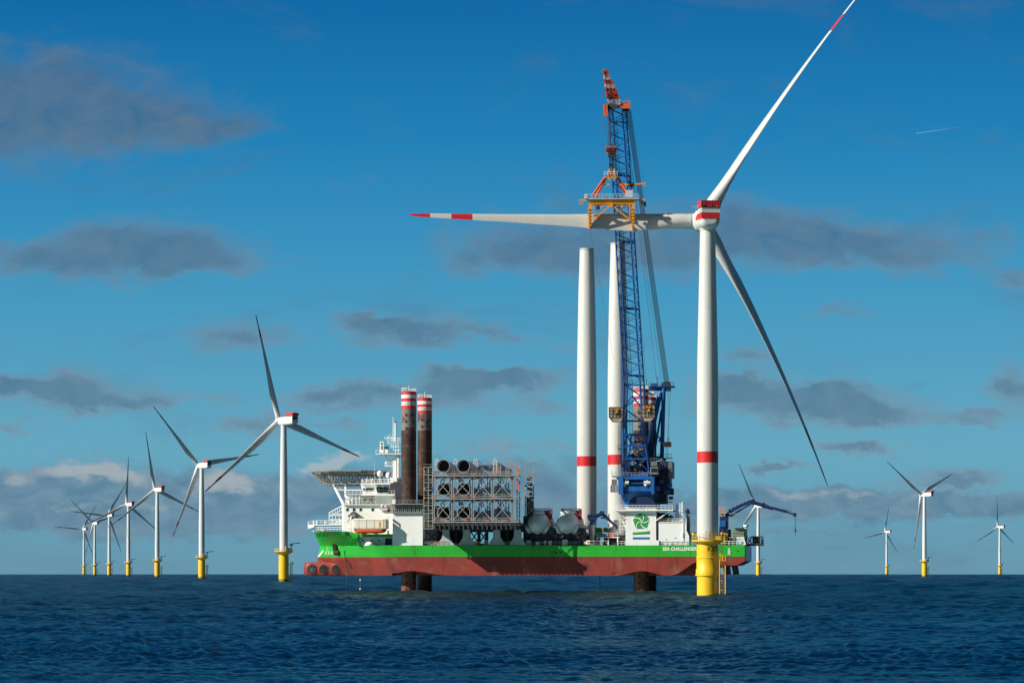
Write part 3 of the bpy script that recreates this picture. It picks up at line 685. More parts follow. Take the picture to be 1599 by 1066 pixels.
ship = thing('jack_up_vessel', 'green and red jack-up ship standing on steel legs above the sea, helideck at the bow', 'ship', (0, 19.5, 5.25))
ZB, ZR = 5.25, zz(869, xs(800))
BEAM = 39.0
def hull():
    xm = xs(612); xe = xs(1163)
    zt = ZD
    def arch(x0, xp, x1, h, n=14):
        out = []
        for k in range(n+1):
            x = x0+(x1-x0)*k/n
            t = (x-x0)/(xp-x0) if x < xp else (x1-x)/(x1-xp)
            out.append((x, ZB + h*(t*t*(3-2*t))))
        return out
    sa = [(xs(612), ZB+.55)] + arch(xs(600), xs(640), xs(702), 1.35)[3:]
    st = arch(xs(962), xs(1003), xs(1042), 1.35)
    stern = [(xs(1048), ZB), (xs(1058), ZB+.5), (xs(1070), ZB+2.0), (xs(1082), ZB+3.6), (xs(1090), ZB+4.3), (xs(1100), ZB+3.8), (xs(1140), ZB+3.0), (xs(1150), ZB+3.0), (xe, ZB+4.2)]
    low = sa + st + stern
    m = MB()
    for y0, y1 in ((0, 5.0), (34.0, 39.0)):
        m.prism(low + [(xe, ZR), (xm, ZR)], y0, y1, 1)
        m.prism([(xm, ZR), (xe, ZR), (xe, zt), (xm, zt)], y0, y1, 0)
    inner = [(xm, ZB), (xs(1092), ZB), (xs(1110), ZB+2.2), (xs(1150), ZB+3.0), (xe, ZB+4.2), (xe, ZR), (xm, ZR)]
    m.prism(inner, 5.0, 34.0, 1); m.prism([(xm, ZR), (xe, ZR), (xe, zt), (xm, zt)], 5.0, 34.0, 0)
    # bow: stations from the stem back to the parallel body
    def stem(z):
        tab = [(ZB, xs(520,19.5)), (8.6, xs(506,19.5)), (ZR, xs(497,19.5)), (ZD, xs(499.5,19.5)), (18.6, xs(491.5,19.5))]
        for (a, xa), (b, xb) in zip(tab[:-1], tab[1:]):
            if z <= b + 1e-6: return xa+(xb-xa)*(z-a)/(b-a)
        return tab[-1][1]
    def hb(t, z):
        if z > ZD: k = (z-ZD)/(18.6-ZD); tl = .74-.36*k; p = .70-.22*k
        else: k = (z-ZB)/(ZD-ZB); tl = 1.0-.26*k; p = .92-.22*k
        return min(19.5, .25 + 19.25*min(1, t/tl)**p)
    ts = [0, .01, .03, .06, .1, .15, .2, .27, .34, .42, .5, .58, .66, .74, .82, .9, .96, 1.0]
    def side(z, upto=None):
        out = []
        for t in ts:
            x = stem(z)+(xm-stem(z))*t
            out.append((x, hb(t, z)))
        return out
    lev = [ZB, 6.6, 8.0, 9.4, ZR, 11.9, 13.0, ZD]
    def skin(levels, last):
        for la, lb in zip(levels[:-1], levels[1:]):
            mi = 1 if lb <= ZR+1e-3 else 0
            A, B = side(la), side(lb)
            for sgn in (-1, 1):
                vs = [(x, 19.5+sgn*b, la) for x, b in A[:last]] + [(x, 19.5+sgn*b, lb) for x, b in B[:last]]
                n = len(A[:last])
                m.add(vs, [(i, i+1, n+i+1, n+i) for i in range(n-1)], mi, True)
    skin(lev, len(ts))
    bot = side(ZB); n = len(bot)
    m.add([(x, 19.5-b, ZB) for x, b in bot]+[(x, 19.5+b, ZB) for x, b in bot], [(i, i+1, n+i+1, n+i) for i in range(n-1)], 1)
    top = side(ZD)
    m.add([(x, 19.5-b, ZD) for x, b in top]+[(x, 19.5+b, ZD) for x, b in top], [(i, n+i, n+i+1, i+1) for i in range(n-1)], 0)
    for k in range(46):
        px = random.uniform(615, 1160); w = random.uniform(.04, .14); hgt = random.uniform(.5, 2.2)
        z1 = random.choice((ZR, ZD-.02, ZD-.02, 12.6)); x = xs(px)
        m.add([(x-w,-.012,z1),(x+w,-.012,z1),(x+w*.3,-.012,z1-hgt),(x-w*.3,-.012,z1-hgt)], [(0,1,2,3)], 2)
    h = m.build('hull', ['ship_green','ship_red','leg_rust'], ship)
    # raised forecastle
    u = MB(); x1 = xs(559); lv = [ZD, 15.4, 16.6, 17.6, 18.5]
    def fside(z):
        out = []
        s0 = stem(z)
        for q in [0, .015, .04, .08, .14, .22, .3, .4, .5, .6, .7, .8, .9, 1.0]:
            x = s0+(x1-s0)*q; t = (x-s0)/(xm-s0)
            zz_ = z if z < 17.7 or x < xs(547) else 17.7 + (z-17.7)*max(0, 1-(x-xs(547))/2.2)
            out.append((x, hb(t, z), zz_))
        return out
    for la, lb in zip(lv[:-1], lv[1:]):
        A, B = fside(la), fside(lb); n = len(A)
        for sgn in (-1, 1):
            u.add([(x, 19.5+sgn*b, z) for x, b, z in A]+[(x, 19.5+sgn*b, z) for x, b, z in B], [(i, i+1, n+i+1, n+i) for i in range(n-1)], 0, True)
    T = fside(17.6); n = len(T)
    u.add([(x, 19.5-b+.1, 17.55) for x, b, z in T]+[(x, 19.5+b-.1, 17.55) for x, b, z in T], [(i, n+i, n+i+1, i+1) for i in range(n-1)], 1)
    u.box(x1-.3, x1, 1.2, 37.8, ZD, 17.5)
    SB(u, 558, 614, 833.3, 838, .25, 38.8)
    u.build('forecastle', ['ship_green','deck_green'], ship)
    # bulbous forefoot with the three thruster tunnels
    b = MB(); pts = []
    xa, xb_ = xs(471.5, 14), xs(552, 14); hw = 5.6; rad = 2.6
    for k in range(9):
        a = math.pi - math.pi/2*k/8
        pts.append((xa+rad+rad*math.cos(a), -hw+rad-rad*math.sin(a)))
    prof = [(0,.5),(.12,.15),(.35,0),(.65,0),(.88,.15),(1,.6)]
    zlo, zhi = ZB-.12, zz(877.3, xa, 14)
    rings = []
    for k, inset in prof:
        z = zlo+(zhi-zlo)*k
        ring = [(x+inset*(1 if x < xa+rad*.9 else .3), 19.5+(y+inset), z) for x, y in pts] + [(xb_, 19.5-hw+inset, z), (xb_, 19.5+hw-inset, z)] + [(x+inset*(1 if x < xa+rad*.9 else .3), 19.5-(y+inset), z) for x, y in reversed(pts)]
        rings.append(ring)
    b.loft(rings, 0)
    # fairing up to the stem
    b.hexa([(xa+4,17.5,zhi-.5),(xa+18,14.5,zhi-.5),(xa+18,24.5,zhi-.5),(xa+4,21.5,zhi-.5)], [(xs(496,19.5),19.2,ZR-.3),(xa+18,16.5,ZR-.3),(xa+18,22.5,ZR-.3),(xs(496,19.5),19.8,ZR-.3)], 0)
    bo = b.build('bulbous_bow', 'ship_red', ship)
    for px, rr in ((487, 1.42), (505, 1.35), (524.5, 1.35)):
        c = S(px, 888.3, 13.86); t = MB(); n = 28
        for ra, rb, ya, yb, mi in ((rr*1.18, rr, 0, -.08, 0), (rr, rr*.97, -.08, .3, 1)):
            t.loft([[(c.x+q*math.cos(a), c.y+y, c.z+q*math.sin(a)) for a in [2*math.pi*k/n for k in range(n)]] for q, y in ((ra, ya), (rb, yb))], mi, caps=False)
        t.cyl((c.x, c.y-.04, c.z), (c.x, c.y+.01, c.z), rr*.99, n=n, mi=1)
        to = t.build('thruster_tunnel', ['ship_red','black'], bo)
        p = MB(); p.cyl((c.x,c.y-.16,c.z),(c.x,c.y-.06,c.z),rr*.2,n=12)
        for k in range(6):
            a = 2*math.pi*k/6+px; d = Vector((math.cos(a),0,math.sin(a))); w = Vector((-math.sin(a),0,math.cos(a)))
            q0 = Vector((c.x,c.y-.07,c.z))
            p.add([q0+d*rr*.2-w*.08, q0+d*rr*.2+w*.08, q0+d*rr*.8+w*.2+Vector((0,-.08,0)), q0+d*rr*.8-w*.12], [(0,1,2,3)])
        p.build('propeller', 'dark_steel' if px > 500 else 'mid_steel', to)
    # anchor pocket, stains, chains
    a = MB()
    def on_side(px, py, dy=.12):
        # point on the near hull side for a pixel: march across the beam
        best = None
        for k in range(0, 390):
            y = k*.05; p = S(px, py, y); z = p.z
            tt = (p.x-stem(z))/(xm-stem(z))
            if tt > 0 and 19.5-hb(min(1,tt), z) <= y: return S(px, py, y-dy)
        return S(px, py, 19)
    pk = [on_side(518.5,848.5), on_side(523.5,848.5), on_side(529.5,866), on_side(521,866)]
    a.add(pk, [(0,1,2,3)], 0)
    sh = on_side(523, 850, .35); fl = on_side(525.5, 864, .4)
    a.bar(sh, fl, .5, .5, 1); a.bar(on_side(521.5,861,.5), on_side(529,861.5,.5), .6, .8, 1); a.bar(on_side(521,861,.5), on_side(523.5,866,.5), .35, .4, 1); a.bar(on_side(529,861,.5), on_side(528,867,.5), .35, .4, 1)
    a.build('anchor', ['black','leg_rust'], ship)
    ch = MB(); ch.path([on_side(537,859.5,.3), on_side(540.5,875,.3), S(541.5,886,8), S(542.5,925,8)], .13, 6); ch.path([on_side(537,859.5,.25), on_side(549,888,.25)], .08, 6); ch.build('mooring_chain', 'dark_steel', ship)
    ch = MB(); ch.path([S(562.5,899,8), S(563,925.5,8)], .12, 6)
    for k, py in enumerate((904, 918)): ch.cyl(S(562.6,py,8), S(562.6,py+2.2,8), .24, n=8, mi=1)
    ch.build('depth_sensor_line', ['dark_steel','pure_white'], ship)
    ch = MB(); ch.path([S(936.5,898,4), S(937,926,4)], .12, 6); ch.build('suction_hose', 'dark_steel', ship)
    mk = MB()
    for px in (509.5, 514, 518.5): ring_mark(mk, on_side(px, 862.6, .16), .42)
    cc = on_side(511.5, 857, .16); mk.bar(cc+Vector((-.3,0,-.5)), cc+Vector((-.3,0,.5)), .03, .2); mk.bar(cc+Vector((-.3,0,.5)), cc+Vector((.35,0,.3)), .03, .2); mk.bar(cc+Vector((-.3,0,0)), cc+Vector((.35,0,.1)), .03, .2); mk.bar(cc+Vector((-.3,0,-.5)), cc+Vector((.4,0,-.5)), .03, .2)
    s0 = [on_side(495.8,868.4,.14), on_side(499,868.4,.14), on_side(505.5,859,.14), on_side(504,858.6,.14)]; mk.add(s0, [(0,1,2,3)])
    c2 = S(1138.5, 862.4, -.05); ring_mark(mk, c2, .48); ring_mark(mk, c2+Vector((0,0,.95)), .3)
    mk.build('hull_mark', 'pure_white', ship)
    # fairleads along the forecastle edge, portholes, scuppers
    fr = MB()
    for px in (495, 498.5, 505.5, 511.5): 
        p = on_side(px, 833.5, .14); fr.box(p.x-.12, p.x+.12, p.y-.05, p.y+.1, p.z-.8, p.z+.6)
    p = on_side(541.3, 833, .14); fr.box(p.x-.55, p.x+.55, p.y-.05, p.y+.1, p.z-.5, p.z+.5)
    for px in (868, 875): p = S(px, 862.5, -.03); fr.cyl(p, p+Vector((0,.02,0)), .3, n=12)
    for px, py in ((1034,851.9),): pass
    for px, py in ((956,895),(959,895),(1152,860)): p = S(px, py, -.03); fr.cyl(p, p+Vector((0,.02,0)), .25, n=10)
    fr.build('fairlead', 'black', ship)
    # rubbing strakes, drain pipes and rust runs
    st_ = MB(); 
    st_.box(xm, xe, -.06, 0, ZR-.05, ZR+.05, 1)
    for px, b0 in ((691,896),(1056,889),(958,893),(776,898),(862,898),(1010,889)): p = S(px, 869); q = S(px, b0); st_.box(p.x-.16, p.x+.16, -.05, 0, q.z, p.z-.06, 1)
    st_.build('hull_strake', ['ship_green','ship_red'], ship)
    # name on the side
    vs, fs = text_faces('SEA CHALLENGER', 1.38, .055)
    wmax = max(v[0] for v in vs); x0 = xs(1035); k = (xs(1088.6)-x0)/wmax
    q = MB(); q.add([(x0+v[0]*k, -.03-v[2], zz(858.9, x0)+v[1]) for v in vs], fs); q.build('name_lettering', 'pure_white', ship, weld=False)
    sc_ = MB(); random.seed(5)
    for k in range(26):
        px = random.uniform(640, 1080); x = xs(px); z0 = random.uniform(ZB+1.6, ZR-.5); w = random.uniform(.3, 1.8); h_ = random.uniform(.05, .16)
        sc_.add([(x-w,-.014,z0),(x+w,-.014,z0+random.uniform(-.1,.1)),(x+w,-.014,z0+h_),(x-w,-.014,z0+h_)], [(0,1,2,3)])
    sc_.build('hull_scuff', 'hull_scrape', ship)
    d = MB(); d.box(xm, xe-.02, .05, 38.95, ZD+.004, ZD+.05); d.build('main_deck', 'deck_green', ship)
    # transom, stern skegs and thruster struts
    t = MB(); t.box(xe, xe+.35, 1.0, 38.0, ZR-1.2, ZD-.1, 0); t.build('transom', ['nacelle_grey'], ship)
    sk = MB()
    for px in (1131.5, 1137, 1147.5, 1152): sk.bar(S(px-1.5, 881, 12), S(px+1.2, 896.5, 12), .55 if px in (1131.5,1152) else 1.5, 1.2)
    sk.build('thruster_strut', 'dark_steel', ship)
    return xm, xe
XM, XE = hull()

def legs():
    LR = 2.28
    for i, (px, ys, top) in enumerate(((638.4,5.6,608.2),(663.2,33.4,618.2),(1001.0,5.6,604.5),(1013.5,33.4,617.0))):
        c = Vector((xs(px, ys), ys, 0)); z = lambda p: zz(p, c.x, ys)
        zt = z(top+3.2)
        m = MB(); bt = .98*5.0*(zt-H)/(zt-H)
        marks = [zt, zt-1.0, zt-2.05, zt-3.1, zt-4.2, zt-5.3]
        if ys > 20: marks = [zt, zt-1.0, zt-2.0, zt-2.9, zt-3.9, zt-4.9]
        prof = [(LR,-9),(LR,0),(LR,ZB+2),(LR,z(690)),(LR,z(672)),(LR,marks[5]),(LR,marks[4]),(LR,marks[3]),(LR,marks[2]),(LR,marks[1]),(LR,marks[0])]
        prof = [(r, zz_) for r, zz_ in prof]
        m.lathe(prof, 36, [3,3,1,1,0,2,4,2,4,2], c)
        for k in range(60):
            zk = 1.0 + k*2.02
            if zk > marks[5]-.8: break
            for a in (-100, -40, 140):
                d = Vector((math.cos(R(a)), math.sin(R(a)), 0)); m.cyl(c+d*(LR-.12)+Vector((0,0,zk)), c+d*(LR+.025)+Vector((0,0,zk)), .42, n=14, mi=5)
        for k in range(9):
            zk = ZD+8+k*7.3
            if zk < marks[5]: m.lathe([(LR,zk-.05),(LR+.03,zk),(LR,zk+.05)], 36, 0, c)
        lg = m.build('jack_leg', ['leg_steel','leg_rust','leg_red','leg_wet','leg_white','black'], ship)
        r_ = MB(); r_.rail([c+Vector((LR*.96*math.cos(a), LR*.96*math.sin(a), zt)) for a in [2*math.pi*k/14 for k in range(15)]], 1.0, 1.0, .05)
        r_.cyl(c+Vector((0,0,zt)), c+Vector((0,0,zt+2.0)), .06, n=6)
        r_.build('leg_railing', 'pure_white', lg)
        # faint stencil figures on the white ring
        s_ = MB()
        for k in range(11):
            a = R(-172+k*17); d = Vector((math.cos(a), math.sin(a), 0)); t = Vector((-math.sin(a), math.cos(a), 0))
            p = c+d*(LR+.012)+Vector((0,0,(marks[3]+marks[4])/2)); hgt = random.uniform(.25,.42)
            s_.add([p-t*.14-Vector((0,0,hgt)), p+t*.14-Vector((0,0,hgt)), p+t*.14+Vector((0,0,hgt)), p-t*.14+Vector((0,0,hgt))], [(0,1,2,3)])
        s_.build('leg_stencil', 'mid_steel', lg)
legs()

def jack_houses():
    for far in (0, 1):
        y0, y1 = (0.0, 11.0) if not far else (28.0, 39.0)
        a, b = xs(613), xs(660); z = lambda p: zz(p, a)
        m = MB(); m.box(a, b, y0+.02, y1, ZD+.05, z(801))
        m.box(a+.02, b-.02, y0+.08, y1-.05, z(801), z(799.2), 1)
        jh = m.build('jack_house', ['ship_white','ship_grey'], ship)
        g = MB()
        g.box(a-.5, b+.3, y0-(.1 if far else 1.1), y1+.2, z(787.5), z(786.2)); g.box(a-.2, b+.1, y0-(.1 if far else .75), y0+.3, z(800.6), z(799.3))
        for k in range(16):
            x = a+(b-a)*k/15; g.bar((x, y0+.1, z(799)), (x, y0+.1, z(787.4)), .16)
        for q in (790.5, 793.8): g.bar((a, y0+.1, z(q)), (b, y0+.1, z(q)), .16)
        for k in range(8):
            x = a+.6+(b-a-1.2)*k/7; g.cyl((x, y0+1.0, z(799.1)), (x, y0+1.0, z(790)), .36, n=10)
            g.box(x-.3, x+.3, y0+.3, y0+.9, z(798.5), z(796))
        g.rail([(a-.4, y0-.1, z(786.2)), (b+.2, y0-.1, z(786.2))], 1.1, 1.2, .04)
        g.build('jacking_rack', 'galv', jh)
        d = MB()
        for k in range(7):
            x = a+.4+(b-a-.8)*k/6; d.box(x-.35, x+.35, y0+2.0, y0+8, z(798.5), z(790))
        d.build('jacking_motor', 'mid_steel', jh)
jack_houses()

def superstructure():
    W = 'ship_white'
    # recess wall below the boat deck
    m = MB(); SB(m, 560, 613, 838, 851, 2.0, 2.2)
    rw = m.build('recess_wall', 'nacelle_grey', ship)
    ho = MB()
    for px in (567, 580, 592): p = S(px, 843.5, 1.98); ho.cyl(p, p+Vector((0,.03,0)), .28, n=10)
    SB(ho, 601.5, 612, 840, 851, 1.9, 1.98)
    ho.build('recess_opening', 'black', rw)
    w = MB(); c = S(577, 849.3, 1.2); w.sphere((c.x, c.y, c.z), 1.15, 14, 0, (1.15,.7,.7)); w.bar(c+Vector((-1.6,0,-.2)), c+Vector((1.6,0,-.4)), .5, .4); w.build('mooring_winch', 'ship_white', ship)
    # tier one with its row of square windows
    m = MB(); SB(m, 538, 613.5, 787.5, 834, 5.0, 34)
    t1 = m.build('deckhouse', W, ship)
    def window(par, px, py, w, h, ys, dark='glass'):
        a = MB(); x = xs(px, ys); z = zz(py, x, ys); a.box(x-w/2-.09, x+w/2+.09, ys-.05, ys-.005, z-h/2-.09, z+h/2+.09)
        o = a.build('window', 'nacelle_grey', par); b = MB(); b.box(x-w/2, x+w/2, ys-.08, ys-.051, z-h/2, z+h/2); b.build('pane', dark, o)
    for px in (542.5, 552.8, 563.2, 582, 601.5): window(t1, px, 795.3, .72, .80, 5.0)
    for px in (545, 555): window(t1, px, 805, .5, .6, 5.0)
    # edge rails and slabs on every tier
    m = MB(); SB(m, 535.5, 614, 786.8, 787.9, 4.2, 34.8); m.rail([S(536,787,4.3), S(586,787,4.3)], 1.1, 1.5, .045); m.build('deck_edge', W, ship)
    m = MB(); SB(m, 585, 613.5, 772.5, 787, 6.0, 33); t2 = m.build('deckhouse', W, ship)
    m = MB(); SB(m, 565, 586, 775, 787, 9.0, 30); t2b = m.build('deckhouse', W, ship)
    for px in (570, 578): window(t2b, px, 781, .6, .7, 9.0)
    lb = MB()
    for px, py, ys in ((580.2, 781, 8.8), (607, 797, 4.9)):
        p = S(px, py, ys); n = 14
        for i in range(n):
            a, b = 2*math.pi*i/n, 2*math.pi*(i+1)/n
            lb.cyl(p+Vector((.42*math.cos(a),-.05,.42*math.sin(a))), p+Vector((.42*math.cos(b),-.05,.42*math.sin(b))), .13, n=6)
        lb.cyl(p, p+Vector((0,.03,0)), .3, n=12)
    lb.build('lifebuoy', 'red_paint', ship)
    # open terrace with frames and ducts forward of tier two
    m = MB()
    for px in (540, 545, 550, 556, 561):
        for ys in (5.5, 12): m.bar(S(px,787,ys), S(px,771.5,ys), .22)
    for py in (771.5, 778): 
        for ys in (5.5, 12): m.bar(S(539.5,py,ys), S(566,py,ys), .2)
        for px in (540, 550, 561): m.bar(S(px,py,5.5), S(px,py,12), .2)
    SB(m, 540, 566, 771, 771.8, 5.0, 30); m.rail([S(538,771,5.2), S(588,771,5.2)], 1.1, 1.3, .045)
    for k in range(5): SB(m, 543+k*4.4, 545.6+k*4.4, 779+random.uniform(-3,2), 787, 7+k, 9+k)
    m.build('terrace_frame', W, ship)
    m = MB()
    for k, (px, py) in enumerate(((543,785),(548,783),(570,776),(575,773),(559,784))): 
        p = S(px, py, 8+k); m.cyl(p, p+Vector((0,0,1.6)), .35, n=10); m.sphere(p+Vector((0,0,1.7)), .5, 10)
    m.build('vent', W, ship)
    # bridge
    m = MB(); SB(m, 563.5, 616, 770.8, 773.2, 3.6, 35.4); m.build('bridge_deck', W, ship)
    m = MB()
    ys = 8.0; zt, zb = zz(755.5, xs(590), ys), zz(771, xs(590), ys)
    x0b, x0t, x1 = xs(566.5, ys), xs(563.6, ys), xs(616, ys)
    m.hexa([(x0b,ys,zb),(x1,ys,zb),(x1,31,zb),(x0b,31,zb)], [(x0t,ys-.5,zt),(x1,ys-.5,zt),(x1,31.5,zt),(x0t,31.5,zt)])
    SB(m, 563, 612, 753.8, 755.5, 6.5, 32.5)
    br = m.build('bridge', W, ship)
    for px, w in ((568.4,.55),(572.2,.62),(577.2,1.5),(582,.7)):
        window(br, px, 764.3, w, .85, 7.55)
    m = MB(); yb = 3.8     # projecting wing bay with slanted sides
    pw = [S(588.5,770.5,yb), S(606,770.5,yb)]; pt = [S(585.2,756.2,yb-.5), S(608.8,756.2,yb-.5)]
    m.hexa([pw[0], pw[1], pw[1]+Vector((0,4.4,0)), pw[0]+Vector((0,4.4,0))], [pt[0], pt[1], pt[1]+Vector((0,4.4,0)), pt[0]+Vector((0,4.4,0))])
    SB(m, 584.2, 609.6, 753.2, 756.0, yb-.8, 9)
    wg = m.build('bridge_wing', W, ship)
    g = MB(); q0, q1, q2, q3 = S(588.9,768.5,yb-.17), S(605.3,768.5,yb-.17), S(607,759.8,yb-.45), S(587.2,759.8,yb-.45)
    o_ = Vector((0,-.06,0)); g.hexa([q0+o_, q1+o_, q1+o_*.2, q0+o_*.2], [q3+o_, q2+o_, q2+o_*.2, q3+o_*.2]); g.build('window', 'glass', wg)
    g = MB(); g.bar(S(588.2,765.2,yb-.5), S(606,765.2,yb-.5), .08); 
    for px in (593,599): g.bar(S(px,768.5,yb-.5), S(px,760,yb-.55), .05)
    SB(g, 588, 594, 756.9, 758.3, yb-.62, yb-.55); SB(g, 597, 606, 756.9, 758.3, yb-.62, yb-.55)
    g.build('window_frame', 'mid_steel', wg)
    m = MB(); m.rail([S(564,753.7,7), S(585,753.7,7), S(611,753.2,4)], 1.1, 1.4, .045); m.rail([S(606,771,3.8), S(616,771,3.8)], 1.1, 1, .045)
    for k in range(9): p = S(566+k*2.3, 753.5, 9+k % 3); m.cyl(p, p+Vector((0,0,random.uniform(.6,1.6))), .16, n=8)
    m.build('bridge_railing', W, ship)
    m = MB(); SB(m, 612.5, 617.5, 770, 790, 4.5, 20); SB(m, 609, 620, 745, 771, 12, 25); m.build('funnel_casing', W, ship)
    # satellite domes
    for px, py, r, ys in ((593.3,738.8,.90,9),(606.6,741.3,.86,9)):
        p = S(px, py, ys); m = MB(); m.sphere(p, r, 20); m.cyl(p-Vector((0,0,r*.9)), p-Vector((0,0,r*.3)), r*.8, r*.98, 20); m.cyl(p-Vector((0,0,2.7)), p-Vector((0,0,r*.8)), .17, n=10)
        m.build('radar_dome', 'pure_white', ship)
    # main mast
    m = MB(); SB(m, 613.2, 618.5, 711.5, 755, 13, 16); SB(m, 619.6, 622.6, 711.5, 760, 12.4, 13)
    ys = 12
    m.hexa([S(600,711.5,ys),S(628,711.5,ys),S(628,711.5,20),S(600,711.5,20)], [S(588,709,ys),S(628,709,ys),S(628,709,20),S(588,709,20)])
    SB(m, 586.5, 628, 707.8, 709, ys-.5, 20.5)
    m.rail([S(586.8,708,ys-.4), S(604,708,ys-.4)], 1.2, 1.2, .05)
    m.bar(S(601,711,14), S(614,724,14), .5, .5); m.bar(S(616,721,14), S(626,711,14), .4)
    ma = m.build('mast', W, ship)
    m = MB(); SB(m, 600.5, 613.2, 726.5, 727.8, 13, 15); m.rail([S(600.6,726.5,13), S(613,726.5,13)], 1.0, 1.2, .045); c = S(603.5,722.5,14); m.sphere(c, .45, 12); m.cyl(c-Vector((0,0,.9)), c, .12, n=8); m.build('mast_platform', W, ma)
    m = MB(); SB(m, 593, 599, 689, 706.5, 13, 14.2); b0 = m.build('exhaust_box', W, ma)
    m = MB(); p = S(596,692.3,12.98); m.cyl(p-Vector((0,.04,0)), p, .30, n=12); SB(m, 595.3, 597, 695.5, 702, 12.93, 12.99); b1 = m.build('exhaust_slot', 'black', b0)
    m = MB(); SB(m, 600.8, 606, 697, 701, 13, 14, 1); SB(m, 601.2, 605.5, 701, 707, 13, 14); m.build('searchlight', [W,'leg_rust'], ma)
    m = MB(); m.cyl(S(614.1,690,14), S(614.1,651,14), .16, .10, n=8); m.cyl(S(617.6,690,14), S(617.6,659,14), .28, n=10); m.cyl(S(617.6,659.6,14), S(617.6,657.6,14), .36, n=10, mi=1)
    for px in (611, 614, 617.8, 622): m.bar(S(px,708,14), S(px,683,14), .13)
    for py, a, b in ((691.5,605,625),(684,600,625.5),(702.5,607,624),(697,611,623)): m.bar(S(a,py,14), S(b,py,14), .2)
    for px in (601,604.5,608.5): m.bar(S(px,685,14), S(px,680,14), .08)
    m.bar(S(605,692,14), S(606,683,14), .1); m.rail([S(606,691,13.5),S(625,691,13.5)], .9, 1, .04)
    for k in range(14): p = S(random.uniform(606,625), random.uniform(680,703), 14); m.cyl(p, p+Vector((0,0,.5)), .14, n=6)
    m.build('antenna_rack', [W,'red_paint'], ma)
    m = MB(); m.cyl(S(584.8,755,8), S(584.6,721,8), .03, n=5); m.cyl(S(611,752,8), S(611,729,8), .03, n=5); m.build('whip_antenna', W, ship)
superstructure()

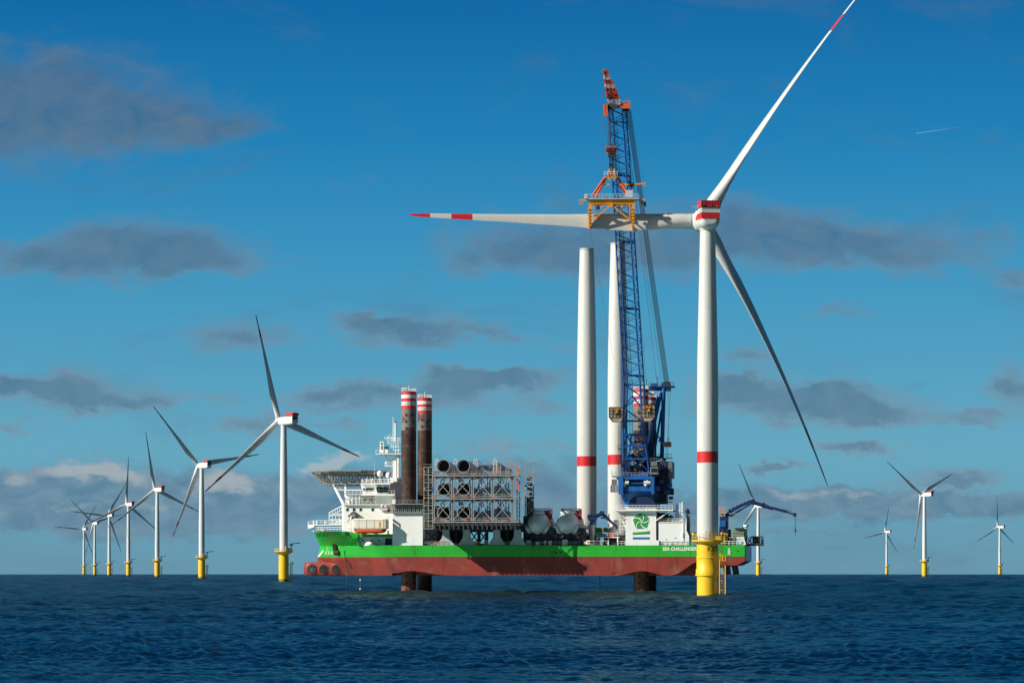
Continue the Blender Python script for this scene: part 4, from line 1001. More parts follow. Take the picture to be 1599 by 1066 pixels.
def helideck():
    c = S(550, 736.6, 19.5); rr = 12.3; z = c.z
    oct_ = [(c.x+rr*math.cos(R(22.5+45*k)), c.y+rr*math.sin(R(22.5+45*k))) for k in range(8)]
    m = MB(); m.loft([[(x,y,z-.35) for x,y in oct_], [(x,y,z) for x,y in oct_]], 0, smooth=False)
    hd = m.build('helideck', 'mid_steel', ship)
    n = MB(); out = [(c.x+(rr+1.6)*math.cos(R(22.5+45*k)), c.y+(rr+1.6)*math.sin(R(22.5+45*k))) for k in range(8)]
    for k in range(8):
        a, b = oct_[k], oct_[(k+1) % 8]; a2, b2 = out[k], out[(k+1) % 8]
        for q in range(7):
            t = q/7; p = (a[0]+(b[0]-a[0])*t, a[1]+(b[1]-a[1])*t, z-.3); p2 = (a2[0]+(b2[0]-a2[0])*t, a2[1]+(b2[1]-a2[1])*t, z+.12)
            n.bar(p, p2, .09)
        for t in (.35, .7, 1.0):
            n.bar((a[0]+(a2[0]-a[0])*t, a[1]+(a2[1]-a[1])*t, z-.3+.42*t), (b[0]+(b2[0]-b[0])*t, b[1]+(b2[1]-b[1])*t, z-.3+.42*t), .08)
    n.build('safety_net', 'galv', hd)
    t = MB(); zl = zz(755.3, c.x, 12)
    xsn = [c.x-10.5+k*2.55 for k in range(8)]
    for y in (10.5, 15, 19.5, 24, 28.5):
        t.bar((xsn[0]-.5,y,z-.75), (c.x+10.5,y,z-.75), .34); t.bar((c.x-8.2,y,zl), (c.x+9,y,zl), .3)
        for i, x in enumerate(xsn):
            xl = max(c.x-8.0, x); t.bar((x,y,z-.7), (min(xl+1.27, c.x+9),y,zl), .16); t.bar((min(xl+1.27, c.x+9),y,zl), (x+2.55 if i < 7 else x+1.3,y,z-.7), .16)
        t.bar((c.x-10.5,y,z-.7), (c.x-8.1,y,zl), .22)
    for i, x in enumerate(xsn):
        t.bar((x,9,z-.55), (x,30,z-.55), .3); t.bar((max(c.x-8,x+1),10.5,zl), (max(c.x-8,x+1),28.5,zl), .22)
        for y0, y1 in ((10.5,15),(15,19.5),(19.5,24),(24,28.5)): t.bar((x,y0,z-.7), (max(c.x-8,x+1),(y0+y1)/2,zl), .13); t.bar((max(c.x-8,x+1),(y0+y1)/2,zl), (x,y1,z-.7), .13)
    t.build('helideck_truss', 'galv', hd)
    s = MB()
    for ys in (8, 31):
        s.cyl(S(521,756.5,12), S(536,786.5,ys), .42, n=12); s.cyl(S(536.5,786,ys), S(536.5,830,ys), .5, n=12); s.cyl(S(539.6,755,12), S(539.6,776,ys), .28, n=10)
        s.cyl(S(527,764.5,ys), S(564,764.8,ys), .16, n=8); s.cyl(S(523,759,12), S(539,765,12), .14, n=8)
    s.build('helideck_strut', 'ship_white', hd)
    g = MB()     # stair tower and access gangway at the bow
    for ys in (10, 13):
        g.bar(S(514,800,ys), S(535.5,788.5,ys), .3); g.bar(S(514,806,ys), S(535.5,795,ys), .2); g.bar(S(514,800,ys), S(514,818,ys), .22)
        for k in range(6): g.bar(S(517+k*3.3,798.8-k*1.8,ys), S(517+k*3.3,805-k*1.8,ys), .13)
        for py in (804, 811, 817.5): g.bar(S(513.5,py,ys), S(536,py,ys), .25)
        for px in (519, 524, 529.5, 535): g.bar(S(px,805,ys), S(px,818,ys), .16)
    SB(g, 513.5, 536, 817.2, 818.8, 9.8, 13.2); SB(g, 518, 534, 800.5, 804, 10.5, 12.5); g.rail([S(513.5,817,9.8), S(536,817,9.8)], 1.1, 1.0, .045)
    SB(g, 524, 535, 810, 817.3, 11, 12.5)
    g.build('access_stair', 'ship_white', ship)
    f = MB()     # forward working platform that overhangs the stem
    SB(f, 490, 533, 818.5, 820, 15, 24); f.rail([S(481.5,820,15), S(488,818.3,15), S(533,818.3,15)], 1.2, 1.3, .05); f.rail([S(488,818.3,24), S(533,818.3,24)], 1.2, 1.6, .05)
    f.hexa([S(482,824.5,17),S(490,822.5,15),S(490,822.5,24),S(482,824.5,22)], [S(480.8,819,17),S(490,818.2,15),S(490,818.2,24),S(480.8,819,22)])
    f.bar(S(494,820.5,16), S(505.5,829,16), .35); f.bar(S(494,820.5,22), S(505.5,829,22), .35)
    for px in (489.5, 494, 507.5): f.bar(S(px,830,17), S(px,812.5,17), .3); 
    f.bar(S(481,826,19), S(481,813,19), .12)
    f.build('bow_platform', 'ship_white', ship)
    v = MB(); v.rail([S(494,829,15), S(512,829,9), S(545,829,4.5)], 1.2, 1.2, .05)
    for px in (505, 510): p = S(px,829,17); v.cyl(p-Vector((0,0,1)), p+Vector((0,0,.7)), .3, n=10)
    v.build('bow_railing', 'ship_white', ship)
helideck()

# ================================================================ cargo and gear on the ship
def lifeboat():
    b = S(577, 832, -1.6); t = thing('lifeboat', 'cream lifeboat with orange keel hanging below the bridge', 'lifeboat', b)
    xa, xb_ = xs(551.5, -3.2), xs(602, -3.2); z = lambda p: zz(p, b.x, -3.2)
    def sect(x, k, zlo, zhi, hw):
        return [(x, b.y+hw*q, zz_) for q, zz_ in ((-.7,zlo),(-1,zlo+(zhi-zlo)*.35),(-1,zhi),(1,zhi),(1,zlo+(zhi-zlo)*.35),(.7,zlo))]
    h = MB(); L = xb_-xa
    h.loft([sect(xa+L*f, 0, z(832.3)+(q*.9), z(825), 1.7*(1-q*.75)) for f, q in ((0,1),(.05,.45),(.14,.1),(.3,0),(.7,0),(.88,.12),(.96,.5),(1,1))], 0, smooth=False)
    h.build('boat_hull', 'orange', t)
    c = MB(); xc, xd = xs(549, -3.2), xs(604.5, -3.2)
    rings = []
    for x, ins in ((xc,.5),(xc+.35,.12),(xc+1.0,0),(xd-1.0,0),(xd-.35,.12),(xd,.5)):
        y0, y1, z0, z1 = b.y-1.75+ins, b.y+1.75-ins, z(825.3)+ins*.3, z(809)-ins
        rings.append([(x,y0,z0),(x,y1,z0),(x,y1,z1-.35),(x,y1-.4,z1),(x,y0+.4,z1),(x,y0,z1-.35)])
    c.loft(rings, 0, smooth=False); c.build('canopy', 'cream', t)
    w = MB(); SB(w, 591.5, 594.2, 813.5, 822.5, -3.42, -3.37); w.build('hatch', 'orange_yellow', t)
    w = MB(); 
    for py in (811.8, 823.6): w.bar(S(550,py,-3.4), S(604,py,-3.4), .07)
    for px in (560, 572, 584, 598): w.bar(S(px,810,-3.4), S(px,825,-3.4), .05)
    w.build('grab_rail', 'nacelle_grey', t)
    d = thing('boat_davit', 'white davit frame holding the lifeboat on the ship side', 'davit', S(577, 836, 3.5))
    f = MB()
    for px in (548, 606.5):
        f.bar(S(px,838,3.0), S(px,806,3.0), .55, .7); f.bar(S(px,806,3.0), S(px,807,-1.8), .5); f.bar(S(px,807,-1.8), S(px,811,-1.8), .2)
    f.bar(S(546,834.5,3.8), S(613,834.5,3.8), .4); SB(f, 546, 613, 826, 833.5, 4.2, 4.6)
    f.build('davit_frame', 'ship_white', d)
    w = MB(); c = S(552, 804.3, 3.6); w.cyl(c, c+Vector((0,1.2,0)), 1.15, n=20); w.cyl(c-Vector((0,.1,0)), c+Vector((0,1.3,0)), .5, n=14, mi=1)
    for a in range(8): q = Vector((math.cos(a*.785),0,math.sin(a*.785))); w.bar(c-Vector((0,.05,0)), c-Vector((0,.05,0))+q*1.15, .12, None, 1)
    w.bar(c+Vector((-1.2,.4,-1.3)), c+Vector((1.0,.4,-1.3)), .4, .4, 2); w.bar(c+Vector((-1.9,.4,-2.2)), c+Vector((-.7,.4,.2)), .25, .25, 1)
    w.build('davit_winch', ['dark_steel','galv','mid_steel'], d)
    f = MB(); c = S(597, 790, 4.4); f.sphere(c, .55, 10); f.sphere(c+Vector((1.1,0,-.1)), .5, 10); f.bar(c+Vector((-.6,0,.3)), c+Vector((1.4,0,.6)), .2); f.box(c.x-.8,c.x+1.6,c.y-.2,c.y+.3,c.z-1.2,c.z-.6); f.build('liferaft_canister', 'nacelle_grey', d)
    o = thing('rescue_boat', 'small orange rescue boat tucked just under the keel of the lifeboat', 'boat', S(569,834,3))
    m = MB(); c = S(568, 833.6, 1.6)
    m.loft([[(c.x+x, c.y+.6*w*math.cos(a), c.z+.42*w*math.sin(a)) for a in [2*math.pi*k/12 for k in range(12)]] for x, w in ((-1.1,.2),(-.8,.8),(0,1),(.8,1),(1.0,.5))], 0); m.build('boat_hull', 'red_paint', o)
    m = MB(); m.box(c.x-.3,c.x+.4,c.y-.3,c.y+.3,c.z+.3,c.z+.7); m.build('console', 'nacelle_grey', o)
lifeboat()

YF = -10.0      # front of the blade racks, outboard of the hull
RL = (741.0, 777.0, 813.5)     # walkway rows
RC = (677.0, 706.4, 738.0, 769.0, 799.8)
def cargo_blade(px, py, lab, rev=False, y0=None):
    c = S(px, py, YF+.3); t = thing('blade_cargo', lab, 'turbine blade', c, 'turbine blades stacked in the rack')
    b = MB(); 
    if not rev:
        b.M = Matrix.Translation(c) @ Matrix.Rotation(R(-90), 4, 'X') @ Matrix.Rotation(R(random.uniform(60,80)), 4, 'Z')
        rings, fr = blade_rings(76, 3.9, 0, 0, 0, lambda f: (0, 2.5*f*f), ns=26, n=28)
        b.loft(rings, tip_slots(fr, [(.778,.852),(.926,1.1)]), caps=False); b.build('blade_shell', ['blade_shaded','red_paint'], t)
        k = MB(); n = 36
        k.loft([[(c.x+q*math.cos(a), c.y+y, c.z+q*math.sin(a)) for a in [2*math.pi*i/n for i in range(n)]] for q, y in ((2.0,.6),(2.0,-.2),(1.86,-.2),(1.84,4.5))], 0, caps=False)
        k.build('root_ring', 'ship_grey', t)
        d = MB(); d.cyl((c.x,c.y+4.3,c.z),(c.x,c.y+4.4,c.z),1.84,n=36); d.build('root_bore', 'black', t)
    else:
        b.M = Matrix.Translation((c.x, 45, c.z)) @ Matrix.Rotation(R(90), 4, 'X') @ Matrix.Rotation(R(95), 4, 'Z')
        rings, fr = blade_rings(56, 3.4, 0, 0, 0, lambda f: (0, 1.0*f*f), ns=26, n=28)
        b.loft(rings, tip_slots(fr, [(.778,.852),(.926,1.1)])); b.build('blade_shell', ['blade_shaded','red_paint'], t)
cargo_blade(692.2, 727.4, 'turbine blade with round open root, top tier of the rack, beside the rusty legs')
cargo_blade(723.4, 727.4, 'turbine blade with round open root, top tier, second from the rusty legs')
cargo_blade(693.0, 763.2, 'turbine blade root in the middle tier of the rack, bay next to the stair tower')
cargo_blade(723.9, 763.2, 'turbine blade root in the middle tier, second bay from the stair tower')
cargo_blade(693.0, 800.0, 'turbine blade root in the bottom tier, bay next to the stair tower')
cargo_blade(723.9, 800.0, 'turbine blade root in the bottom tier, second bay from the stair tower')
cargo_blade(753.5, 728.5, 'grey turbine blade lying tip outward on top of the rack', True)
cargo_blade(754.0, 764.0, 'grey turbine blade lying tip outward in the middle tier of the rack', True)
cargo_blade(754.0, 801.0, 'grey turbine blade lying tip outward in the bottom tier of the rack', True)

def blade_rack():
    b = S(740, 851, 10); t = thing('blade_rack', 'grey steel rack of three tiers holding the turbine blades amidships', 'blade rack', (b.x, b.y, ZD))
    G = 'galv'
    z = lambda p, ys=YF: zz(p, xs(740, ys), ys)
    m = MB()
    for px in RC:
        for d in (-1.3, 1.3): m.bar(S(px+d,824,YF), S(px+d,738.5,YF), .26, .3)
        for k in range(9): py = 744+k*8.6; m.bar(S(px-1.3,py,YF), S(px+1.3,py,YF), .14)
        m.bar(S(px,824,YF+3.4), S(px,738.5,YF+3.4), .3)
        for k in range(6): py = 742+k*13; m.bar(S(px,py,YF), S(px,py+7,YF+3.4), .12)
    m.build('front_frame', G, t)
    for i in range(4):
        for (a, c_) in ((744.5, 774), (780.5, 810.5)):
            x = MB(); x.bar(S(RC[i]+2,a,YF-.1), S(RC[i+1]-2,c_,YF-.1), .2, .1); x.bar(S(RC[i]+2,c_,YF-.22), S(RC[i+1]-2,a,YF-.22), .2, .1); x.build('cross_brace', 'tower_paint', t)
    for py in RL:
        w = MB(); SB(w, RC[0]-1, RC[4]+10.5, py+.6, py+2.2, YF-.9, YF+3.6); SB(w, RC[0]-1, RC[4]+10.5, py-2.4, py-1.6, YF-.95, YF-.85)
        x0, x1 = xs(RC[0], YF), xs(RC[4]+10, YF)
        for y in (YF-.8, YF+3.3): w.rail([(x0,y,z(py+.6)),(x1,y,z(py+.6))], 1.1, 1.3, .035)
        for i in range(4):
            for q in (.1, .5, .9):
                px = RC[i]+(RC[i+1]-RC[i])*q; w.box(xs(px,YF)-.35, xs(px,YF)+.35, YF-.5, YF+3, z(py+5.5), z(py+2.2))
            c = (RC[i]+RC[i+1])/2; w.prism([(xs(c-8,YF),z(py+.5)),(xs(c-4,YF),z(py+3.4)),(xs(c+4,YF),z(py+3.4)),(xs(c+8,YF),z(py+.5))], YF+.2, YF+1.2)
        w.build('walkway', G, t)
    r = MB()
    for py, pxs in ((739.4,(679,710,741,772)),(775.4,(678,709,727,741,772)),(812,(690,727,761,789))):
        for px in pxs: SB(r, px-2.4, px+2.4, py-.7, py+1.0, YF-1.05, YF-.5)
    r.build('clamp_shoe', 'orange', t)
    s = MB()        # stair tower
    for px in (662, 669, 676):
        for ys in (YF, YF+3): s.bar(S(px,826,ys), S(px,729,ys), .2)
    lv = [729, 741, 753, 765, 777, 789, 801, 813, 825]
    for i, py in enumerate(lv):
        for ys in (YF, YF+3): s.bar(S(661,py,ys), S(677,py,ys), .18); s.bar(S(661,py-4.4,ys), S(677,py-4.4,ys), .1)
        SB(s, 662, 676, py, py+.7, YF, YF+3)
        if i < 8:
            a, c_ = (663, 675) if i % 2 else (675, 663)
            s.bar(S(a,py,YF+.6), S(c_,py+12,YF+.6), .5, .14); s.bar(S(a,py-4,YF+.2), S(c_,py+8,YF+.2), .08)
    st = s.build('stair_tower', G, t)
    y_ = MB()
    for py in (735, 761, 776, 812): SB(y_, 661.5, 663.5, py, py+2.2, YF-.3, YF-.2)
    y_.build('yellow_gate', 'orange_yellow', st)
    bl = MB(); SB(bl, 674.5, 677, 760, 768, YF-.2, YF+.6); bl.build('blue_sheet', 'crane_blue', st)
    h = MB()        # hoops over the top tier
    for px in (682, 711, 742.5, 773):
        for k in range(9):
            a, c_ = math.pi*k/9, math.pi*(k+1)/9
            h.bar(S(px+2.6*math.cos(a), 721-4.5*math.sin(a), YF+4), S(px+2.6*math.cos(c_), 721-4.5*math.sin(c_), YF+4), .22)
        for d in (-2.6, 2.6): h.bar(S(px+d,721,YF+4), S(px+d,740,YF+4), .22)
        h.bar(S(px,716,YF+4), S(px,740,YF+4), .12)
    h.build('top_hoop', 'tower_paint', t)
    # tall portal frames that clamp the outer blades; rear ones added dark to deepen the rack
    for pa, pb, ys in ((760.8,781.8,2), (790.2,811.5,0), (761,782,24), (733,752,24), (703,721,24)):
        f = MB()
        for px in (pa, pa+4.2, pb-4.2, pb): f.bar(S(px,826,ys), S(px,724,ys), .26)
        f.bar(S(pa,724,ys), S(pa+3.5,720.5,ys), .26); f.bar(S(pa+3.5,720.5,ys), S(pb-3.5,720.5,ys), .3); f.bar(S(pb-3.5,720.5,ys), S(pb,724,ys), .26)
        f.bar(S(pa+4.2,725,ys), S(pb-4.2,725,ys), .2)
        for k in range(16):
            py = 727+k*6.2; q = 4.2 if k % 2 else 0
            f.bar(S(pa+q,py,ys), S(pa+4.2-q,py+6.2,ys), .13); f.bar(S(pb-q,py,ys), S(pb-4.2+q,py+6.2,ys), .13)
            f.bar(S(pa,py,ys), S(pa,py+3,ys+2.6), .1)
        for py in (744, 778, 812): f.bar(S(pa,py,ys), S(pb,py,ys), .3)
        f.bar(S(pb,724,ys+2.6), S(pb,826,ys+2.6), .2)
        f.build('portal_frame', G if ys < 20 else 'mid_steel', t)
    for ys in (9, 17, 31):  # rear frames added in dark steel to darken the rack interior
        f = MB()
        for i, px in enumerate(RC):
            f.bar(S(px,826,ys), S(px,738,ys), .42)
            if i < 4:
                for py in (745, 781, 817): f.bar(S(px,py,ys), S(RC[i+1],py,ys), .4)
                f.bar(S(px+1,781,ys), S(px+14,745,ys), .22); f.bar(S(px+14,745,ys), S(RC[i+1]-1,781,ys), .22); f.bar(S(px+1,817,ys), S(px+14,781,ys), .22); f.bar(S(px+14,781,ys), S(RC[i+1]-1,817,ys), .22)
        f.build('rear_frame', 'dark_steel', t)
    f = MB()
    for px in RC:
        for py in (743.5, 779.5, 815): f.bar(S(px,py,YF+1), S(px,py,34), .4)
    f.build('cradle_beam', 'mid_steel', t)
    d = MB()
    for px, py, hh in ((780.5,734,8),(809.8,738,12),(810.5,760,10),(799,729,5),(780,797,9),(806,752,4)): d.bar(S(px,py-hh/2,-.6), S(px,py+hh/2,-.6), .45, .3)
    d.build('tie_strap', 'orange', t)
    # the box girders below and the grey plate saddles on deck
    g = MB(); SB(g, 676, 812, 815.8, 820.5, YF-.6, 47); SB(g, 672, 806, 820.5, 826.2, YF+1.5, 46)
    for k in range(18): SB(g, 678+k*7.4, 680.2+k*7.4, 816, 826.4, YF-.75, YF+1)
    g.build('base_girder', 'dark_steel', t)
    p = MB()
    for c in (696, 728.5, 775.5, 808):
        if c == 728.5: pass
        ys = .4; z0, z1 = ZD+.05, zz(826.2, xs(c,ys), ys)
        w0, w1 = 1.0, 2.7
        x = xs(c, ys)
        p.prism([(x-w1,z0),(x+w1,z0),(x+w0*1.1,z0+2.4),(x+w0,z1),(x-w0,z1),(x-w0*1.1,z0+2.4)], ys, ys+1.2, 0)
        p.build('saddle', 'ship_grey', t); p = MB()
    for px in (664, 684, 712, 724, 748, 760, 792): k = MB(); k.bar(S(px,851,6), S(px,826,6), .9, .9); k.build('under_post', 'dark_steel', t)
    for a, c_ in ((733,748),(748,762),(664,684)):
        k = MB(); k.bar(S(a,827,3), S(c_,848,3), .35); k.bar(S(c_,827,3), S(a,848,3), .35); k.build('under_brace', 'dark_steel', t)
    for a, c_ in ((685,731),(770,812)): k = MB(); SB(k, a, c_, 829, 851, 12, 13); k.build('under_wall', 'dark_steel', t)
blade_rack()
def tip_frame():
    b = S(827, 851, 2); t = thing('tip_frame', 'tall narrow lattice frame with orange straps, standing alone right of the blade rack', 'frame', (b.x,b.y,ZD))
    f = MB()
    for ys in (0, 4):
        for px in (820.3, 833.2): f.bar(S(px,805,ys), S(px,724 if px < 825 else 722,ys), .3)
        f.bar(S(820.3,724,ys), S(823.5,720.8,ys), .3); f.bar(S(823.5,720.8,ys), S(833.4,720.8,ys), .34); f.bar(S(833.3,720.8,ys), S(833.3,724,ys), .3)
        f.bar(S(821,728,ys), S(833,738,ys), .24)
        for k in range(9):
            py = 736+k*7.4; a, c_ = (820.3,833.2) if k % 2 else (833.2,820.3); f.bar(S(a,py,ys), S(c_,py+7.4,ys), .2)
            f.bar(S(820.3,py,ys), S(833.2,py,ys), .15)
    for px in (820.3, 833.2):
        for k in range(8): f.bar(S(px,730+k*9,0), S(px,734+k*9,4), .14)
    f.build('lattice', 'galv', t)
    d = MB()
    for k in range(7): SB(d, 823, 830.5, 745+k*8, 749.5+k*8, 1.5, 3)
    SB(d, 822, 832, 775, 805, 2.5, 3.4); SB(d, 817, 836, 805, 851, 3, 6); d.build('clamp_unit', 'dark_steel', t)
    s = MB(); SB(s, 823.6, 826.5, 770.5, 773.5, .0, .3); SB(s, 830, 831.5, 741, 752, .2, .4); s.build('tie_strap', 'orange', t)
tip_frame()

def deck_nacelle(px, lab, w):
    c = S(px, 817.5, 5.5); t = thing('spare_nacelle', lab, 'nacelle', (c.x, c.y, ZD), 'turbine nacelles carried on deck')
    m = MB(); n = 28; r0 = 3.35
    rings = []
    for y, r in ((-4.4,.35),(-4.2,1.2),(-3.4,2.35),(-2.3,3.1),(-.8,3.4),(1.2,3.4),(1.9,3.05)):
        rings.append([(c.x+r*math.cos(a), c.y+y, c.z+r*math.sin(a)) for a in [2*math.pi*k/n for k in range(n)]])
    m.loft(rings, 0); hs = m.build('hub_shell', 'nacelle_shell', t)
    for ang in (R(90), R(210), R(330)):
        d = Vector((math.cos(ang),0,math.sin(ang))); o = MB(); o.cyl(c+Vector((0,-1.0,0))+d*2.9, c+Vector((0,-1.0,0))+d*3.75, 2.05, 2.0, n=28); o.cyl(c+Vector((0,-1.0,0))+d*3.7, c+Vector((0,-1.0,0))+d*3.79, 1.75, n=28, mi=1); o.build('blade_socket', ['nacelle_shell','tower_paint'], hs)
    b = MB()
    b.loft([[(c.x+.4+w_*math.copysign(abs(math.cos(a))**.75, math.cos(a)), c.y+y, c.z-.1+w_*.95*math.copysign(abs(math.sin(a))**.75, math.sin(a))) for a in [2*math.pi*k/n for k in range(n)]] for y, w_ in ((1.9,3.0),(2.5,3.3),(11,3.3),(12.5,2.7))], 0)
    b.build('nacelle_body', 'tower_paint', t)
    p = MB(); x0, x1 = xs(px-9.5,8.5), xs(px+18,8.5); zt, zb = zz(793.6,c.x,8.5), zz(800.5,c.x,8.5)
    for x in (x0, x1): p.box(x-.09,x+.09,7.4,15,zb-.2,zt)
    p.box(x0,x1,7.4,7.55,zt-.25,zt+.02); p.box(x1-.5,x1+.9,6.6,7.4,zz(811,c.x,8.5),zz(802.5,c.x,8.5))
    p.build('winch_platform', 'red_paint', t)
    q = MB(); q.box(x0+.1,x1-.1,7.6,15,zb-1.6,zt-.5); q.build('cooler', 'mid_steel', t)
    f = MB(); zf = zz(836, c.x, 2)
    f.box(c.x-4.4,c.x+4.8,1.6,12,ZD+.06,ZD+1.3); f.box(c.x-3.4,c.x+3.8,3,12,ZD+1.3,zf+.5)
    for x in (-3.8,-1.3,1.3,4.2): f.bar((c.x+x,2.0,ZD+1.2),(c.x+x*.6,3.4,c.z-2.2),.45)
    f.box(c.x+3.6,c.x+5.2,3,9,ZD+1.2,c.z-1.2); f.bar((c.x-4.2,2,ZD+1.2),(c.x+4.2,2,zf+1),.25)
    f.build('transport_frame', 'dark_steel', t)
    o = MB(); o.bar((c.x+3.5,2.2,c.z-.6),(c.x+4.9,2.2,c.z-.2),.25); o.box(c.x-1.2,c.x-.6,1.4,1.6,ZD+.3,ZD+.7); o.build('lashing', 'orange', t)
deck_nacelle(840.5, 'grey rounded turbine nacelle on deck beside the lone lattice frame', 0)
deck_nacelle(886.5, 'grey rounded turbine nacelle on deck next to the standing white tower', 1)

def standing_tower(pxb, ptop, ys, lab, pt_w, band):
    c = S(pxb, 851, ys); t = thing('tower_section', lab, 'turbine tower', (c.x, c.y, ZD), 'turbine towers standing on deck')
    z = lambda p: zz(p, c.x, ys); cc = (c.x, c.y, 0); rb = 3.02
    g = MB(); g.box(c.x-3.8,c.x+3.8,c.y-3.8,c.y+3.8,ZD+.06,z(838.5)); g.lathe([(3.5,z(838.5)),(3.3,z(835.5))], 32, 0, cc); g.build('sea_fastening', 'dark_steel', t)
    m = MB(); ph = z(band[0])
    m.lathe([(rb,z(836)),(rb,z(band[1])),(rb,ph),(rb,z(600)),(rb*.95,z(540)),(rb*.84,z(455)),(pt_w,z(ptop))], 48, [0,1,0,0,0,0], cc)
    tw = m.build('tower_shell', ['tower_paint','red_paint'], t)
    k = MB(); k.lathe([(pt_w+.08,z(ptop)-.5),(pt_w+.08,z(ptop)+.05),(pt_w-.3,z(ptop)+.06)], 40, 0, cc); k.build('top_flange', 'ship_grey', tw)
    f = MB()
    for py, rr in ((640,rb),(520,rb*.929),(760,rb)): f.lathe([(rr,z(py)-.08),(rr+.012,z(py)-.05),(rr+.012,z(py)+.05),(rr,z(py)+.08)], 48, 0, cc)
    f.build('flange_seam', 'tower_paint', tw)
    return c
c1 = standing_tower(916.2, 388.5, 27.0, 'white turbine tower with a red band standing upright on deck, left of the blue crane', 2.12, (712.5, 728))
c2 = standing_tower(964.5, 380.0, 14.0, 'white turbine tower with a red band, half hidden behind the blue crane boom', 2.12, (710, 725.5))

def deck_crane():
    b = S(924, 851, 8); t = thing('deck_crane', 'small blue folding crane on a white column between nacelle and white tower', 'crane', (b.x,b.y,ZD))
    m = MB(); m.cyl(S(924,851,8), S(924,817,8), .82, n=20); m.cyl(S(924,822,8), S(924,819.5,8), 1.3, n=20); m.rail([S(914,822,7), S(921,822,7)], 1.2, .9, .05); SB(m, 913.5, 921, 822, 823, 6.8, 9); m.build('column', 'nacelle_grey', t)
    h = MB(); SB(h, 918, 931, 806.5, 812, 6.7, 9.3); SB(h, 921, 929, 812, 818.5, 7.0, 9); SB(h, 917, 924, 803.5, 809, 7, 9); h.bar(S(926,808,8), S(942,800.5,8), 1.2, 1.1); SB(h, 936.5, 943.5, 797.5, 803, 7, 9)
    for k in range(5): p = S(919+k*3, 806, 6.6); h.box(p.x-.2,p.x+.2,p.y,p.y+.4,p.z,p.z+.7)
    h.build('slewing_head', 'crane_navy', t)
    j = MB(); j.bar(S(940,801.5,8), S(951,811,8), 1.0, .95); j.bar(S(949,809.5,8), S(963.5,822.5,8), .75, .7); j.bar(S(962.5,819,8), S(963.2,826,8), .5); j.bar(S(938,808,8), S(947,808.5,8), .4)
    j.build('jib', 'crane_navy', t)
deck_crane()

